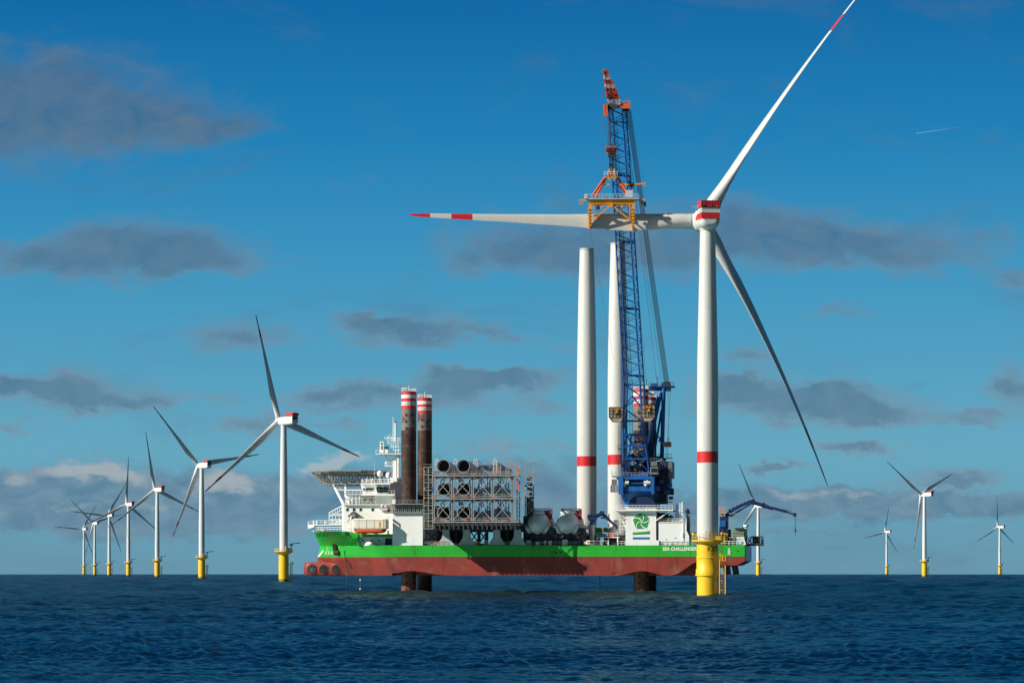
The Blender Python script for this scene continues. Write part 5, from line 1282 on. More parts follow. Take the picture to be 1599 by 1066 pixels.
def deck_items():
    c = S(945, 838, 14); t = thing('cargo_container', 'green container on deck under the small blue folding crane jib', 'container', c)
    m = MB(); SB(m, 930.5, 960.5, 823.5, 838, 14, 17); 
    for k in range(24): SB(m, 931.5+k*1.2, 932+k*1.2, 824.2, 837.5, 13.92, 14)
    m.build('container_body', 'logo_green', t)
    d = MB(); SB(d, 948, 954, 826, 833, 13.86, 13.91); d.build('container_door', 'tower_paint', t)
    c = S(948, 851, 5); t = thing('work_platform', 'white open steel work platform with railings at the foot of the crane', 'platform', (c.x,c.y,ZD))
    m = MB(); SB(m, 932, 965, 837.6, 839.2, 4, 10)
    for px in (932.6, 949.8, 964.4): m.bar(S(px,851,4.2), S(px,838,4.2), .3)
    m.rail([S(932.5,837.6,4.1), S(964.5,837.6,4.1)], 1.15, 1.6, .045); m.rail([S(919,851,2), S(934,851,2), S(949,851,2)], 1.3, 1.4, .045)
    m.build('platform_frame', 'ship_white', t)
    d = MB(); SB(d, 951, 963, 843, 851, 5, 8); d.cyl(S(957,849,4.6), S(957,849,5), .7, n=14); SB(d, 936, 947, 846, 851, 6, 8); d.build('stored_gear', 'dark_steel', t)
    c = S(943.5, 837, 5.5); t = thing('covered_winch', 'blue covered winch with orange lamp on the white work platform', 'winch', c)
    m = MB(); m.sphere(c+Vector((0,0,.7)), .9, 14, 0, (1.1,.8,.8)); m.box(c.x-1.1,c.x+1.1,c.y-.6,c.y+.6,c.z-.05,c.z+.5); m.build('winch_cover', 'crane_blue', t)
    m = MB(); m.cyl(c+Vector((-.4,0,1.3)), c+Vector((-.4,0,2.2)), .1, n=8, mi=1); m.sphere(c+Vector((-.4,0,2.4)), .3, 10); m.build('lamp', ['orange','galv'], t)
    for px, lab in ((953.3,'red tool crate on the white work platform, beside the blue winch'),(957.6,'red tool crate on the white work platform, nearest the crane pedestal')):
        c = S(px, 837.4, 5); t = thing('tool_crate', lab, 'crate', c, 'red crates on the work platform')
        m = MB(); m.box(c.x-.36,c.x+.36,c.y,c.y+.8,c.z,c.z+.8); m.build('crate_body', 'red_paint', t)
        m = MB(); m.box(c.x-.39,c.x+.39,c.y-.03,c.y+.83,c.z+.8,c.z+.86); m.build('crate_lid', 'crane_red', t)
    for k, (py, lab) in enumerate(((851,'white sling bag on the deck edge near the small crane, lower of two'),(846.8,'white sling bag on the deck edge near the small crane, upper of two'))):
        c = S(919, py, 1.2); t = thing('sling_bag', lab, 'bag', c)
        m = MB(); m.loft([[(c.x+x, c.y+.45*q*math.cos(a), c.z+.36+.34*q*math.sin(a)) for a in [2*math.pi*i/12 for i in range(12)]] for x, q in ((-.65,.6),(-.5,1),(.5,1),(.65,.6))], 0); m.build('bag_body', 'cream', t)
        m = MB(); m.bar(c+Vector((-.2,-.47,.1)), c+Vector((-.2,-.3,.72)), .08); m.bar(c+Vector((.2,-.47,.1)), c+Vector((.2,-.3,.72)), .08); m.build('sling', 'orange', t)
    # low clutter along the deck edge: small lockers and pipes belong to the ship
    m = MB(); random.seed(11)
    for k in range(40):
        px = random.uniform(662, 1085)
        if 973 < px < 1028: continue
        p = S(px, 851, 1.0); w = random.uniform(.2,.8); h_ = random.uniform(.4,1.6); q = MB(); q.box(p.x-w,p.x+w,p.y,p.y+.8,ZD+.06,ZD+.06+h_); q.box(p.x-w-.03,p.x+w+.03,p.y-.04,p.y+.84,ZD+.06+h_,ZD+.12+h_); q.build('deck_locker', random.choice(('galv','ship_white','dark_steel','dark_steel')), ship)
    m = MB()
    for a, b in ((662,700),(740,800),(836,905),(1026,1089)): m.rail([S(a,851,.3), S(b,851,.3)], 1.1, 1.5, .04)
    m.build('deck_railing', 'ship_grey', ship)
    m = MB(); c = S(683, 848.5, .6); m.box(c.x-.5,c.x+.5,c.y,c.y+.6,c.z-.4,c.z+.5); c = S(742.5, 848, .6); m.box(c.x-.5,c.x+.5,c.y,c.y+.6,c.z-.5,c.z+.7, 1); m.build('lashing_box', ['orange','orange_yellow'], ship)
deck_items()

# ================================================================ main crane
def main_crane():
    b = S(1000.6, 851, 5.5); t = thing('leg_crane', 'huge blue lattice-boom crane on a white pedestal at the stern, holding the blade', 'crane', (b.x,b.y,ZD))
    B = 'crane_blue'
    z = lambda p, ys=0.0: zz(p, xs(1000,ys), ys)
    m = MB(); SB(m, 976.8, 1024.4, 797.5, 851, .03, 11)
    for k in range(16):
        x = xs(random.uniform(978,1023)); w = random.uniform(.03,.09); h_ = random.uniform(1,6); z1 = z(799); m.add([(x-w,.012,z1),(x+w,.012,z1),(x+w*.4,.012,z1-h_),(x-w*.4,.012,z1-h_)], [(0,1,2,3)], 1)
    pd = m.build('pedestal', ['ship_white','cream'], t)
    # emblem: five swirling green sails above a green and a blue stripe
    e = MB(); c = S(1001.3, 813.5, -.02); Rr = 2.55
    def swirl(k, r, gap):
        a = R(90+72*k) + R(62)*(1-r) + gap/(r+.18)
        return Vector((c.x+Rr*r*math.cos(a)*-1, c.y, c.z+Rr*r*math.sin(a)))
    for k in range(5):
        A = [swirl(k, .10+.9*i/8, R(5.5)) for i in range(9)]; Bp = [swirl(k+1, .10+.9*i/8, -R(5.5)) for i in range(9)]
        for i in range(8): e.add([A[i], A[i+1], Bp[i+1], Bp[i]], [(0,1,2,3)])
    g0 = [(xs(988+k*3.3), zz(830.5-1.9*math.sin(k/8*1.4)+(.9 if k < 2 else 0)*0, 0)) for k in range(9)]
    for k in range(8):
        xa, xb_ = xs(988+k*3.35), xs(988+(k+1)*3.35); za, zb = z(830.8-2.2*(k/8)**1.5), z(830.8-2.2*((k+1)/8)**1.5)
        e.add([(xa,-.02,z(834.4-.9*(k/8))),(xb_,-.02,z(834.4-.9*((k+1)/8))),(xb_,-.02,zb),(xa,-.02,za)], [(0,1,2,3)])
    e.build('emblem', 'logo_green', pd, weld=False)
    e = MB(); SB(e, 988, 1014.6, 838.2, 841.8, .0, .025); e.build('emblem_stripe', 'logo_blue', pd)
    p = MB(); SB(p, 976, 1025, 790.5, 797.5, -.4, 11.4); SB(p, 959, 1051, 795.3, 797.2, -1.2, 12.2)
    for a in (959.2, 1050.5): pass
    p.rail([S(959,795.3,-1.1), S(1050,795.3,-1.1)], 1.3, 1.1, .05); p.rail([S(959,795.3,12), S(1050,795.3,12)], 1.3, 1.6, .05)
    for ys in (0, 11): p.bar(S(963,797,ys), S(976.8,809,ys), .3); p.bar(S(1047,797,ys), S(1024.5,812,ys), .35)
    for py in (809.5, 814, 821, 826): p.bar(S(968,py,1), S(977,py,1), .14)
    p.bar(S(968,797,1), S(968,832,1), .16); p.bar(S(972,812,1), S(977,824,1), .2); SB(p, 968, 977, 814, 815, 1, 4); p.rail([S(965,851,1), S(976,851,1)], 1.2, 1, .05); SB(p, 1024.5, 1029, 843, 851, 0, 3)
    p.build('pedestal_platform', 'ship_white', pd)
    n = MB(); SB(n, 997.5, 1007, 792.3, 795.3, -.45, -.4); n.build('name_plate', 'nacelle_grey', pd)
    # slewing cone with the arch-shaped recess
    s = MB(); cc = (xs(1002,5.5), 5.5, 0)
    s.lathe([(5.5,z(790.5,5.5)),(5.5,z(787,5.5)),(6.0,z(776,5.5)),(6.6,z(768,5.5)),(6.6,z(766,5.5))], 40, 0, cc); sl = s.build('slewing_base', B, t)
    a = MB(); P_ = []
    ar = [(xs(1002,-.2)+4.0*math.cos(math.pi*k/14)*1.05, z(790.3)+3.2*math.sin(math.pi*k/14)) for k in range(15)]
    a.prism(ar, -.75, .6); a.build('arch_plate', 'crane_navy', sl)
    u = MB(); 
    SB(u, 973, 1030, 759, 766.5, -2.0, 13); SB(u, 963, 1022, 743.5, 748, -2.6, 13); SB(u, 965.5, 973, 744, 771, -2.9, 4); SB(u, 1016.5, 1021.5, 744, 771, -2.9, 4)
    SB(u, 984, 1006, 752, 754.5, -1.8, 12); SB(u, 973, 1016, 747, 749, -2.2, 12); SB(u, 976, 1016, 749, 760, 1.5, 12); SB(u, 1007, 1013, 748, 768, -1.8, 6); SB(u, 983, 1007, 754, 757, -1.2, 6)
    u.build('slewing_platform', B, t)
    w = MB()
    for px in (976.8, 1010.5):
        p0 = S(px, 753.5, -2.0); w.cyl(p0+Vector((-1.0,0,0)), p0+Vector((1.0,0,0)), .62, n=16); w.cyl(p0+Vector((-.5,-.1,-1)), p0+Vector((.3,0,.6)), .5, n=12)
    w.build('slew_motor', 'nacelle_grey', t)
    random.seed(21); hm_mat = ('crane_navy','dark_steel','crane_blue')
    for k in range(34):
        px, py, ys = (random.uniform(1018,1050), random.uniform(712,785), random.uniform(.6,2.4)) if k < 22 else (random.uniform(976,1012), random.uniform(700,738), random.uniform(1,4))
        w = random.uniform(.4,1.0); p0 = S(px,py,ys); q = MB(); q.box(p0.x-w,p0.x+w,p0.y,p0.y+1.5,p0.z-w*.7,p0.z+w*.7); q.box(p0.x-w*.6,p0.x-w*.1,p0.y-.12,p0.y,p0.z-w*.4,p0.z+w*.4); q.build('hydraulic_unit', hm_mat[k % 3], t)
    for k in range(6): q = MB(); q.path([S(1016+k*1.5,742,1.2), S(1020+k*3,728-k*2,.6), S(1030+k*3,742,1)], .12, 6); q.build('hydraulic_hose', 'dark_steel', t)
    r = MB(); r.rail([S(956,743.5,-2.5), S(1022,743.5,-2.5)], 1.2, 1.1, .05); SB(r, 955, 965, 742.5, 744, -2.5, 4); SB(r, 953.5, 963, 757, 768, -1, 2); r.bar(S(955,743,-1), S(955,731,-1), .1); r.bar(S(955,731,-1), S(958,731,-1), .1); SB(r, 955, 962, 748, 758, 0, 2, 1)
    for px in (953.5, 958, 963): r.bar(S(px,757,-1.1), S(px,768,-1.1), .1)
    r.build('slew_railing', ['galv','mid_steel'], t)
    # machinery house right and behind
    h = MB(); SB(h, 1023, 1049, 720, 745, 2, 13, 1); SB(h, 1024, 1046, 745, 768, 3, 12, 1); SB(h, 1027, 1041, 768, 786, 4, 10, 1); SB(h, 1042, 1051.5, 762, 772, 3, 6, 1)
    SB(h, 1043.5, 1049.5, 720.5, 745.5, .5, 4, 0)
    hm = h.build('machinery_house', ['mid_steel','crane_navy'], t)
    for py in (714.5, 744, 757, 771, 783): k = MB(); k.rail([S(1018,py,1.4), S(1049,py,1.4)], 1.1, 1.1, .05); SB(k, 1017, 1049.5, py, py+.9, 1.2, 4); k.build('house_railing', 'dark_steel', hm)
    k = MB()
    for px in (1040, 1043): k.bar(S(px,697,1.3), S(px,715,1.3), .09)
    for i in range(8): k.bar(S(1040,698+i*2.2,1.3), S(1043,698+i*2.2,1.3), .06)
    k.build('house_ladder', 'dark_steel', hm)
    cb = MB(); SB(cb, 1015.5, 1027, 729, 738.5, -3.2, 0); cab = cb.build('operator_cab', 'galv', t)
    g = MB(); SB(g, 1016.6, 1025.8, 730.3, 737, -3.3, -3.21); g.build('cab_window', 'glass', cab)
    k = MB(); SB(k, 1006, 1021, 690, 742, 4.5, 9); SB(k, 1004, 1012, 676, 690, 5, 8); SB(k, 976, 984, 716, 742, 4, 8); k.bar(S(1000,742,2), S(1018,660,5), .7); k.bar(S(978,742,4), S(986,680,5), .5); k.build('boom_hoist_house', 'crane_navy', t)
    k = MB()
    for px in (966, 971.5): k.bar(S(px,742,-1), S(px,664,2), .12)
    for i in range(17): py = 741-i*4.6; k.bar(S(966,py,-1+i*.18), S(971.5,py,-1+i*.18), .09)
    SB(k, 964, 976, 722, 723, -1.5, 2); k.rail([S(963.5,722,-1.4), S(976,722,-1.4)], 1.1, .8, .05); SB(k, 964, 976, 700, 701, -1, 2); k.rail([S(964,700,-.9), S(976,700,-.9)], 1.1, .8, .05); k.build('access_ladder', 'dark_steel', t)
    x = MB(); SB(x, 1016, 1026, 720, 727, -2, 1); SB(x, 1024, 1031, 724, 733, -1, 1.5); x.rail([S(1015,720,-2), S(1028,720,-2)], 1, 1, .05); SB(x, 1014, 1028, 738.5, 740, -3.4, 1); x.build('cab_equipment', 'mid_steel', t)
    # winches between the boom feet, inside
    v = MB()
    for px, py, rr in ((989,741,1.2),(1003,741,1.0),(996,726,1.1),(1001,707,1.3),(992,712,.9)):
        q = S(px, py, 3); v.cyl(q-Vector((1.1,0,0)), q+Vector((1.1,0,0)), rr, n=16, mi=random.choice((0,1)))
    SB(v, 976, 990, 726, 741, 6, 9, 2); SB(v, 980, 1012, 738, 744, 1, 6, 2)
    v.build('winch_drum', ['leg_rust','mid_steel','crane_blue'], t)
    # ---- boom: four chords, wide at the feet, lattice between
    ROW = [(738, 973.5, 1014, 779.0, .2), (657, 973, 1003, 774.3, 2.5), (600, 974, 999.5, 769.6, 4.2), (170, 950.3, 971.5, 742.0, 4.2)]
    def chord(py, side, back):
        for (a, la, ra, Ya, da), (b_, lb, rb, Yb, db) in zip(ROW[:-1], ROW[1:]):
            if py >= b_-1e-6:
                f = (a-py)/(a-b_)
                l, r_, Y, d = la+(lb-la)*f, ra+(rb-ra)*f, Ya+(Yb-Ya)*f, da+(db-da)*f
                px = (l if side == 0 else r_) + (6.2*d/4.2 if back else 0)
                return W2S(WP(px, py + (1.6*d/4.2 if back else 0), Y + (d if back else 0)))
        return None
    bm = MB()
    for s_ in (0, 1):
        for bk in (0, 1):
            for a, b_ in ((738,657),(657,600),(600,170)): bm.cyl(chord(a,s_,bk), chord(b_,s_,bk), .30 if a > 600 else .24, n=10)
    boom = bm.build('boom', B, t)
    lc = MB(); rows = [600 - k*(430/22) for k in range(23)]
    for a, b_ in zip(rows[:-1], rows[1:]):
        mid = (a+b_)/2
        for bk in (0, 1):
            lc.cyl(chord(a,0,bk), chord(mid,1,bk), .105, n=6, caps=False); lc.cyl(chord(mid,1,bk), chord(b_,0,bk), .105, n=6, caps=False)
        for s_ in (0, 1):
            lc.cyl(chord(a,s_,0), chord(mid,s_,1), .10, n=6, caps=False); lc.cyl(chord(mid,s_,1), chord(b_,s_,0), .10, n=6, caps=False)
        lc.cyl(chord(a,0,0), chord(a,0,1), .09, n=6, caps=False); lc.cyl(chord(a,1,0), chord(a,1,1), .09, n=6, caps=False)
    for py in (600, 585, 480, 375, 270, 190):
        for bk in (0, 1): lc.cyl(chord(py,0,bk), chord(py,1,bk), .13, n=6)
    lc.build('lacing', B, boom)
    lw = MB()
    for py in (657, 678, 696, 716): lw.bar(chord(py,0,0), chord(py,1,0), .5, .55)
    for a, b_, f0, f1 in ((716,696,0,.5),(716,696,1,.5),(637,618,0,.5),(637,618,1,.5),(738,716,.0,.42),(738,716,1,.58),(696,716,.5,.05),(696,716,.5,.95),(678,696,.18,.4),(678,696,.18,.02),(678,696,.62,.9),(678,696,.62,.4),(657,678,0,.2),(657,678,1,.8),(600,618,0,1),(618,637,1,0),(637,657,0,1)):
        p0 = chord(a,0,0).lerp(chord(a,1,0), f0); p1 = chord(b_,0,0).lerp(chord(b_,1,0), f1); lw.bar(p0, p1, .34, .34)
    lw.hexa([chord(680,0,0).lerp(chord(680,1,0),q)+Vector((0,dy,0)) for q, dy in ((0.02,.1),(.98,.1),(.98,1),(.02,1))], [chord(676.5,0,0).lerp(chord(676.5,1,0),q)+Vector((0,dy,0)) for q, dy in ((0.02,.1),(.98,.1),(.98,1),(.02,1))])
    lw.build('boom_foot', B, boom)
    ld = MB()    # ladder and cable tray up the left side of the boom
    for k in range(86):
        py = 735-k*6.5
        if py < 185: break
        p0 = chord(py,0,0).lerp(chord(py,1,1), .30); p1 = chord(py,0,0).lerp(chord(py,1,1), .42); ld.bar(p0, p1, .08)
        q0 = chord(max(py-6.5,172),0,0).lerp(chord(max(py-6.5,172),1,1), .30); q1 = chord(max(py-6.5,172),0,0).lerp(chord(max(py-6.5,172),1,1), .42)
        ld.bar(p0, q0, .12); ld.bar(p1, q1, .12)
        if k % 2: ld.bar(p0, q1, .06, None, 1)
        if k % 16 == 7: ld.bar(chord(py,0,0).lerp(chord(py,1,1),.3), chord(py,1,1), .3, .5); 
    ld.build('boom_ladder', ['dark_steel','leg_rust'], boom)
    # ---- boom head and the striped fly jib
    YT = 741.0; W = lambda px, py, Y=YT: W2S(WP(px, py, Y))
    hd = MB(); hd.hexa([W(942.5,170),W(984,169.5),W(984,169.5,746.5),W(942.5,170,746.5)], [W(942,163.5),W(984,160.5),W(984,160.5,746.5),W(942,163.5,746.5)])
    hd.hexa([W(943,181,740),W(947.5,181,740),W(947.5,181,741.5),W(943,181,741.5)], [W(942.5,163,740),W(949,163,740),W(949,163,741.5),W(942.5,163,741.5)])
    hd.bar(W(968,160), W(983,157.5), .35); hd.bar(W(983,157.5), W(983,161), .3); hd.bar(W(946,176,739.5), W(948,181,739.5), .9)
    boom_head = hd.build('boom_head', 'head_orange', t)
    sh = MB()
    for k in range(5): p0 = W(951+k*2.2, 166.5, 740.6); sh.cyl(p0, p0+Vector((0,.15,0)), .85, n=16)
    sh.build('sheave_set', 'dark_steel', boom_head)
    for px in (975, 979): sh = MB(); p0 = W(px, 171, 744); sh.cyl(p0, p0+Vector((0,.4,0)), .6, n=14); sh.build('sheave', 'dark_steel', boom_head)
    J = [(163,951.5,968.5),(155,949,966.8),(145,947,963.5),(137,945.8,960.5),(131,945,958),(124,944,952.5),(118,943.3,950),(111,941.8,948.8)]
    jb = MB(); cols = [1,1,0,1,0,1,0,1]
    mi_ = [1,0,0,1,1,0,1]
    mi_ = [0,1,0,1,0,1,1]
    for i in range(7):
        (a, l0, r0), (b_, l1, r1) = J[i], J[i+1]; mi = (1,0,1,0,1,0,1)[6-i]
        mi = {0:0,1:1,2:1,3:0,4:1,5:0,6:1}[i]
        for d0 in (0, 1.6):
            jb.bar(W(l0,a,YT+d0), W(l1,b_,YT+d0), .5, .5, mi); jb.bar(W(r0,a,YT+d0), W(r1,b_,YT+d0), .5, .5, mi)
            jb.bar(W(l0,a,YT+d0), W(r1,b_,YT+d0), .32, .32, mi); jb.bar(W(r0,a,YT+d0), W(l1,b_,YT+d0), .32, .32, mi); jb.bar(W(l0,a,YT+d0), W(r0,a,YT+d0), .4, .4, mi)
        if i in (2, 4, 6, 1): jb.hexa([W(l0,a,YT+.3),W(r0,a,YT+.3),W(r0,a,YT+1.3),W(l0,a,YT+1.3)], [W(l1,b_,YT+.3),W(r1,b_,YT+.3),W(r1,b_,YT+1.3),W(l1,b_,YT+1.3)], mi)
    jb.bar(W(941,111.5), W(949,111), .6, .6, 1); jb.bar(W(943.3,111), W(943.3,107.5), .1); jb.bar(W(940,112), W(943,111), .3)
    jb.cyl(W(950.5,152,740.6), W(950.5,152,741.4), .5, n=14, mi=2)
    jb.build('fly_jib', ['jib_white','jib_red','dark_steel'], boom_head)
    # ---- gantry (A-frame) behind the boom
    g = MB(); ya, yb = 8.0, 12.5
    for ys in (ya, yb):
        g.cyl(S(1033.5,716,ys), S(1036.5,605,ys), .62, n=14); g.cyl(S(1014,690,ys-3), S(1031.5,612,ys), .72, n=14); g.bar(S(1033,640,ys), S(1023,700,ys-1), .6)
        g.bar(S(1029,690,ys), S(1034,676,ys), .4); g.bar(S(1024,676,ys), S(1034,690,ys), .35)
    g.cyl(S(1012.5,606.5,ya+1), S(1034,606.5,ya+1), .72, n=14); g.cyl(S(1036,602,ya), S(1036,602,yb), .8, n=14); SB(g, 1034, 1046, 601, 609, ya-.3, yb); g.hexa([S(1036,612,ya),S(1043,609,ya),S(1043,609,yb),S(1036,612,yb)], [S(1036,600,ya),S(1046,600,ya),S(1046,600,yb),S(1036,600,yb)])
    SB(g, 1016, 1026, 598.5, 603, ya, ya+2.5)
    ga = g.build('gantry', B, t)
    q = MB(); SB(q, 1014, 1052, 603.6, 604.4, ya-.8, ya+3) ; SB(q, 1037, 1052.5, 602, 603, ya-.8, yb); q.rail([S(1037,602,ya-.7), S(1052,602,ya-.7)], 1.1, .9, .05); q.rail([S(1013,603.6,ya-.7), S(1036,603.6,ya-.7)], 1.0, 1, .05)
    for px, py in ((1009.5,592),(1027,589)): q.bar(S(px,604,ya), S(px,py,ya), .14)
    q.bar(S(1025,589.5,ya), S(1029,589.5,ya), .16)
    for k in range(4): p0 = S(1038+k*1.6, 600.5, ya+.4+k); q.cyl(p0, p0+Vector((0,.3,0)), .95, n=14)
    SB(q, 1034, 1047.5, 690, 697, 6, 8.5); q.rail([S(1033,696,5.8), S(1048,696,5.8)], 1.2, 1, .05); q.bar(S(1043.5,696,6), S(1043.5,683,6), .16); q.bar(S(1043.5,683,6), S(1047,683,6), .12)
    SB(q, 1013, 1022, 611, 616, 7.8, 10, 1)
    q.build('gantry_platform', ['dark_steel','ship_white'], ga)
    # ---- ropes
    ro = MB()
    for k in range(9):
        a = S(1037.5+k*.95, 600, ya+.3+k*.45); b_ = W(977.5+k*.9, 170, 743+k*.4); ro.cyl(a, b_, .055, n=5, caps=False)
    for px, py, qx, qy in ((1026,598,976,172),(1034,600,974,172),(1010,604,972,172)): ro.cyl(S(px,py,ya+1), W(qx,qy,743.5), .04, n=5, caps=False)
    ro.cyl(W(944.5,181,740), W(944.2,213,740), .05, n=5); ro.cyl(W(941.5,112,740), W(940.8,300,739), .03, n=5, caps=False)
    ro.cyl(S(1044,602,ya), S(1044.5,690,7), .05, n=5, caps=False); ro.cyl(S(1048,602,ya), S(1042,690,7), .05, n=5, caps=False)
    ro.build('luffing_rope', 'rope', t)
    # ---- tugger baskets on the lower boom
    for pa, pb, top, bot, lean in ((950.8,972.6,635.5,658.5,1),(1001,1022.3,632,657.8,-1)):
        k = MB(); Yb = 771.0; d = 4.0
        xl, xr = (pa, pb)
        poly_top = [W(xl,top,Yb), W(xr,top,Yb), W(xr,top,Yb+d), W(xl,top,Yb+d)]
        mid = [W(xl,bot-8,Yb), W(xr,bot-6,Yb), W(xr,bot-6,Yb+d), W(xl,bot-8,Yb+d)]
        low = [W(xl+(6 if lean > 0 else 3),bot,Yb), W(xr-(3 if lean > 0 else 6),bot,Yb), W(xr-(3 if lean > 0 else 6),bot,Yb+d), W(xl+(6 if lean > 0 else 3),bot,Yb+d)]
        k.hexa(mid, poly_top); k.hexa(low, mid); bk_ = k.build('tugger_basket', 'tan_net', t)
        f = MB(); o_ = Vector((0,-.12,0))
        def PQ(u, v): return W(xl+(xr-xl)*u, top+(bot-7-top)*v, Yb)+o_
        for u in (0, .25, .5, .75, 1): f.bar(PQ(u,0), PQ(u,1), .09)
        for v in (0, .33, .66, 1): f.bar(PQ(0,v), PQ(1,v), .09)
        f.bar(low[0]+o_, low[1]+o_, .16); f.bar(mid[0]+o_, low[0]+o_, .16); f.bar(mid[1]+o_, low[1]+o_, .16)
        f.build('basket_frame', 'leg_rust', bk_)
        g2 = MB(); g2.hexa([PQ(.38,.68)+o_, PQ(.72,.68)+o_, PQ(.72,.68), PQ(.38,.68)], [PQ(.38,.12)+o_, PQ(.72,.12)+o_, PQ(.72,.12), PQ(.38,.12)]); g2.build('basket_opening', 'dark_steel', bk_)
        h2 = MB(); h2.bar(PQ(.40,.2)+o_*2, PQ(.72,.2)+o_*2, .35); h2.cyl(PQ(.46,.5)+o_*2, PQ(.66,.5)+o_*2, .32, n=10); h2.bar(PQ(.45,.72)+o_*2, PQ(.6,.3)+o_*2, .2); h2.build('tugger_winch', 'orange_yellow', bk_)
main_crane()

def hook_and_yoke():
    YT = 740.0; W = lambda px, py, Y=YT: WP(px, py, Y)
    b = W(954, 265); t = thing('hook_block', 'orange hook block hanging on its ropes below the crane boom head', 'hook block', b, ship=False)
    m = MB(); m.hexa([W(946.5,239.5),W(963,239.5),W(963,239.5,742),W(946.5,239.5,742)], [W(946.2,231),W(962,230.5),W(962,230.5,742),W(946.2,231,742)])
    for px in (948, 953.5, 959): m.bar(W(px,231,739.8), W(px,228.5,739.8), .7, .7)
    m.build('block_frame', 'orange', t)
    m = MB()
    for px in (949.2, 957.5): p = W(px, 235, 739.7); m.cyl(p+Vector((-.5,0,0)), p+Vector((.5,0,0)), .3, n=10)
    m.hexa([W(949.5,246),W(960,246),W(960,246,741.5),W(949.5,246,741.5)], [W(950,239.6),W(960.5,239.6),W(960.5,239.6,741.5),W(950,239.6,741.5)])
    for px in (952.5, 957.8): m.bar(W(px,246,740.6), W(px,266,740.6), .42, .42)
    m.bar(W(951,258,740.6), W(959,258,740.6), .5, .8); m.build('shackle', 'dark_steel', t)
    m = MB()
    for k in range(6): m.cyl(W(949+k*.9,230,740.8), W(949.4+k*1.3,171,741.3), .05, n=5, caps=False)
    m.build('hoist_rope', 'rope', t)
    # ---- lifting yoke gripping the level blade
    YT = 741.8; W = lambda px, py, Y=YT: WP(px, py, Y)
    b = W(956, 312); t = thing('blade_yoke', 'yellow lifting yoke with white railings, gripping the level blade under the crane hook', 'lifting yoke', b, ship=False)
    y0, y1 = 739.3, 745.0
    m = MB(); m.hexa([W(943.5,278,740.4),W(964.5,278,740.4),W(964.5,278,743.4),W(943.5,278,743.4)], [W(945,274.5,740.4),W(963,274.5,740.4),W(963,274.5,743.4),W(945,274.5,743.4)])
    m.hexa([W(950,275,740.8),W(959,275,740.8),W(959,275,743.0),W(950,275,743.0)], [W(950,265.5,740.8),W(959,265.5,740.8),W(959,265.5,743.0),W(950,265.5,743.0)])
    for px in (951, 958): m.bar(W(px,281,740.6), W(px+.5,264,740.6), .5)
    m.build('top_node', 'orange_yellow', t)
    m = MB(); m.rail([W(943.3,274.5,740.1), W(964,274.5,740.1)], 1.15, .9, .055); m.rail([W(943.3,274.5,743.8), W(964,274.5,743.8)], 1.15, .9, .055); m.build('top_railing', 'pure_white', t)
    m = MB()
    for px, q, Y in ((944.5,925,y0+1.2),(946.5,931,y1-1.2),(964.5,982.5,y0+1.2),(964,978,y1-1.2)): m.cyl(W(px,277.5,741.8), W(q,306,Y), .36, n=12)
    m.build('spreader_leg', 'crane_red', t)
    d = MB(); d.hexa([W(921,318.5,y0),W(991,318.5,y0),W(991,318.5,y1),W(921,318.5,y1)], [W(921,312,y0),W(991,312,y0),W(991,312,y1),W(921,312,y1)])
    for Y in (y0-.25, y1): d.hexa([W(904.5,314,Y),W(1007.5,313.5,Y),W(1007.5,313.5,Y+.7),W(904.5,314,Y+.7)], [W(904.5,311.2,Y),W(1007.5,310.7,Y),W(1007.5,310.7,Y+.7),W(904.5,311.2,Y+.7)])
    d.hexa([W(924,321.3,y0+.2),W(990,321.3,y0+.2),W(990,321.3,y1),W(924,321.3,y1)], [W(924,318.6,y0+.2),W(990,318.6,y0+.2),W(990,318.6,y1),W(924,318.6,y1)])
    d.build('main_beam', 'orange_yellow', t)
    p = MB(); p.hexa([W(913,311,y0-.6),W(998,310.6,y0-.6),W(998,310.6,y1+.6),W(913,311,y1+.6)], [W(913,309.7,y0-.6),W(998,309.3,y0-.6),W(998,309.3,y1+.6),W(913,309.7,y1+.6)])
    for Y in (y0-.55, y1+.55): p.rail([W(912.5,309.7,Y), W(997.5,309.3,Y)], 1.15, 1.05, .055)
    p.hexa([W(976.5,309.5,y0),W(988,309.5,y0),W(988,309.5,y0+2.5),W(976.5,309.5,y0+2.5)], [W(976.5,296.8,y0),W(988,296.8,y0),W(988,296.8,y0+2.5),W(976.5,296.8,y0+2.5)])
    p.hexa([W(912.5,310,y0-.7),W(917,310,y0-.7),W(917,310,y0),W(912.5,310,y0)], [W(912.5,303.5,y0-.7),W(917,303.5,y0-.7),W(917,303.5,y0),W(912.5,303.5,y0)])
    p.build('yoke_platform', 'nacelle_grey', t)
    for pa, pb, bt in ((919.3,924,355.5),(986.2,990.8,356.5)):
        c = MB()
        for Y in (y0-.1, y1-.6): c.hexa([W(pa+.6,bt,Y),W(pb-.4,bt,Y),W(pb-.4,bt,Y+.8),W(pa+.6,bt,Y+.8)], [W(pa,318,Y),W(pb,318,Y),W(pb,318,Y+.8),W(pa,318,Y+.8)])
        c.hexa([W(pa+.6,bt+2,y0+.2),W(pb-.4,bt+2,y0+.2),W(pb-.4,bt+2,y0+2.0),W(pa+.6,bt+2,y0+2.0)], [W(pa+.6,bt-2,y0+.2),W(pb-.4,bt-2,y0+.2),W(pb-.4,bt-2,y0+2.0),W(pa+.6,bt-2,y0+2.0)])
        for k in range(6): py = 326+k*5.2; c.bar(W(pa-2.4 if pa < 950 else pa-.4,py,y0-.3), W(pb,py,y0-.3), .34)
        c.build('clamp_arm', 'orange_yellow', t)
    f = MB()
    for px in (926.5, 983.3): f.bar(W(px,319,y0-.1), W(px,343,y0-.1), .34)
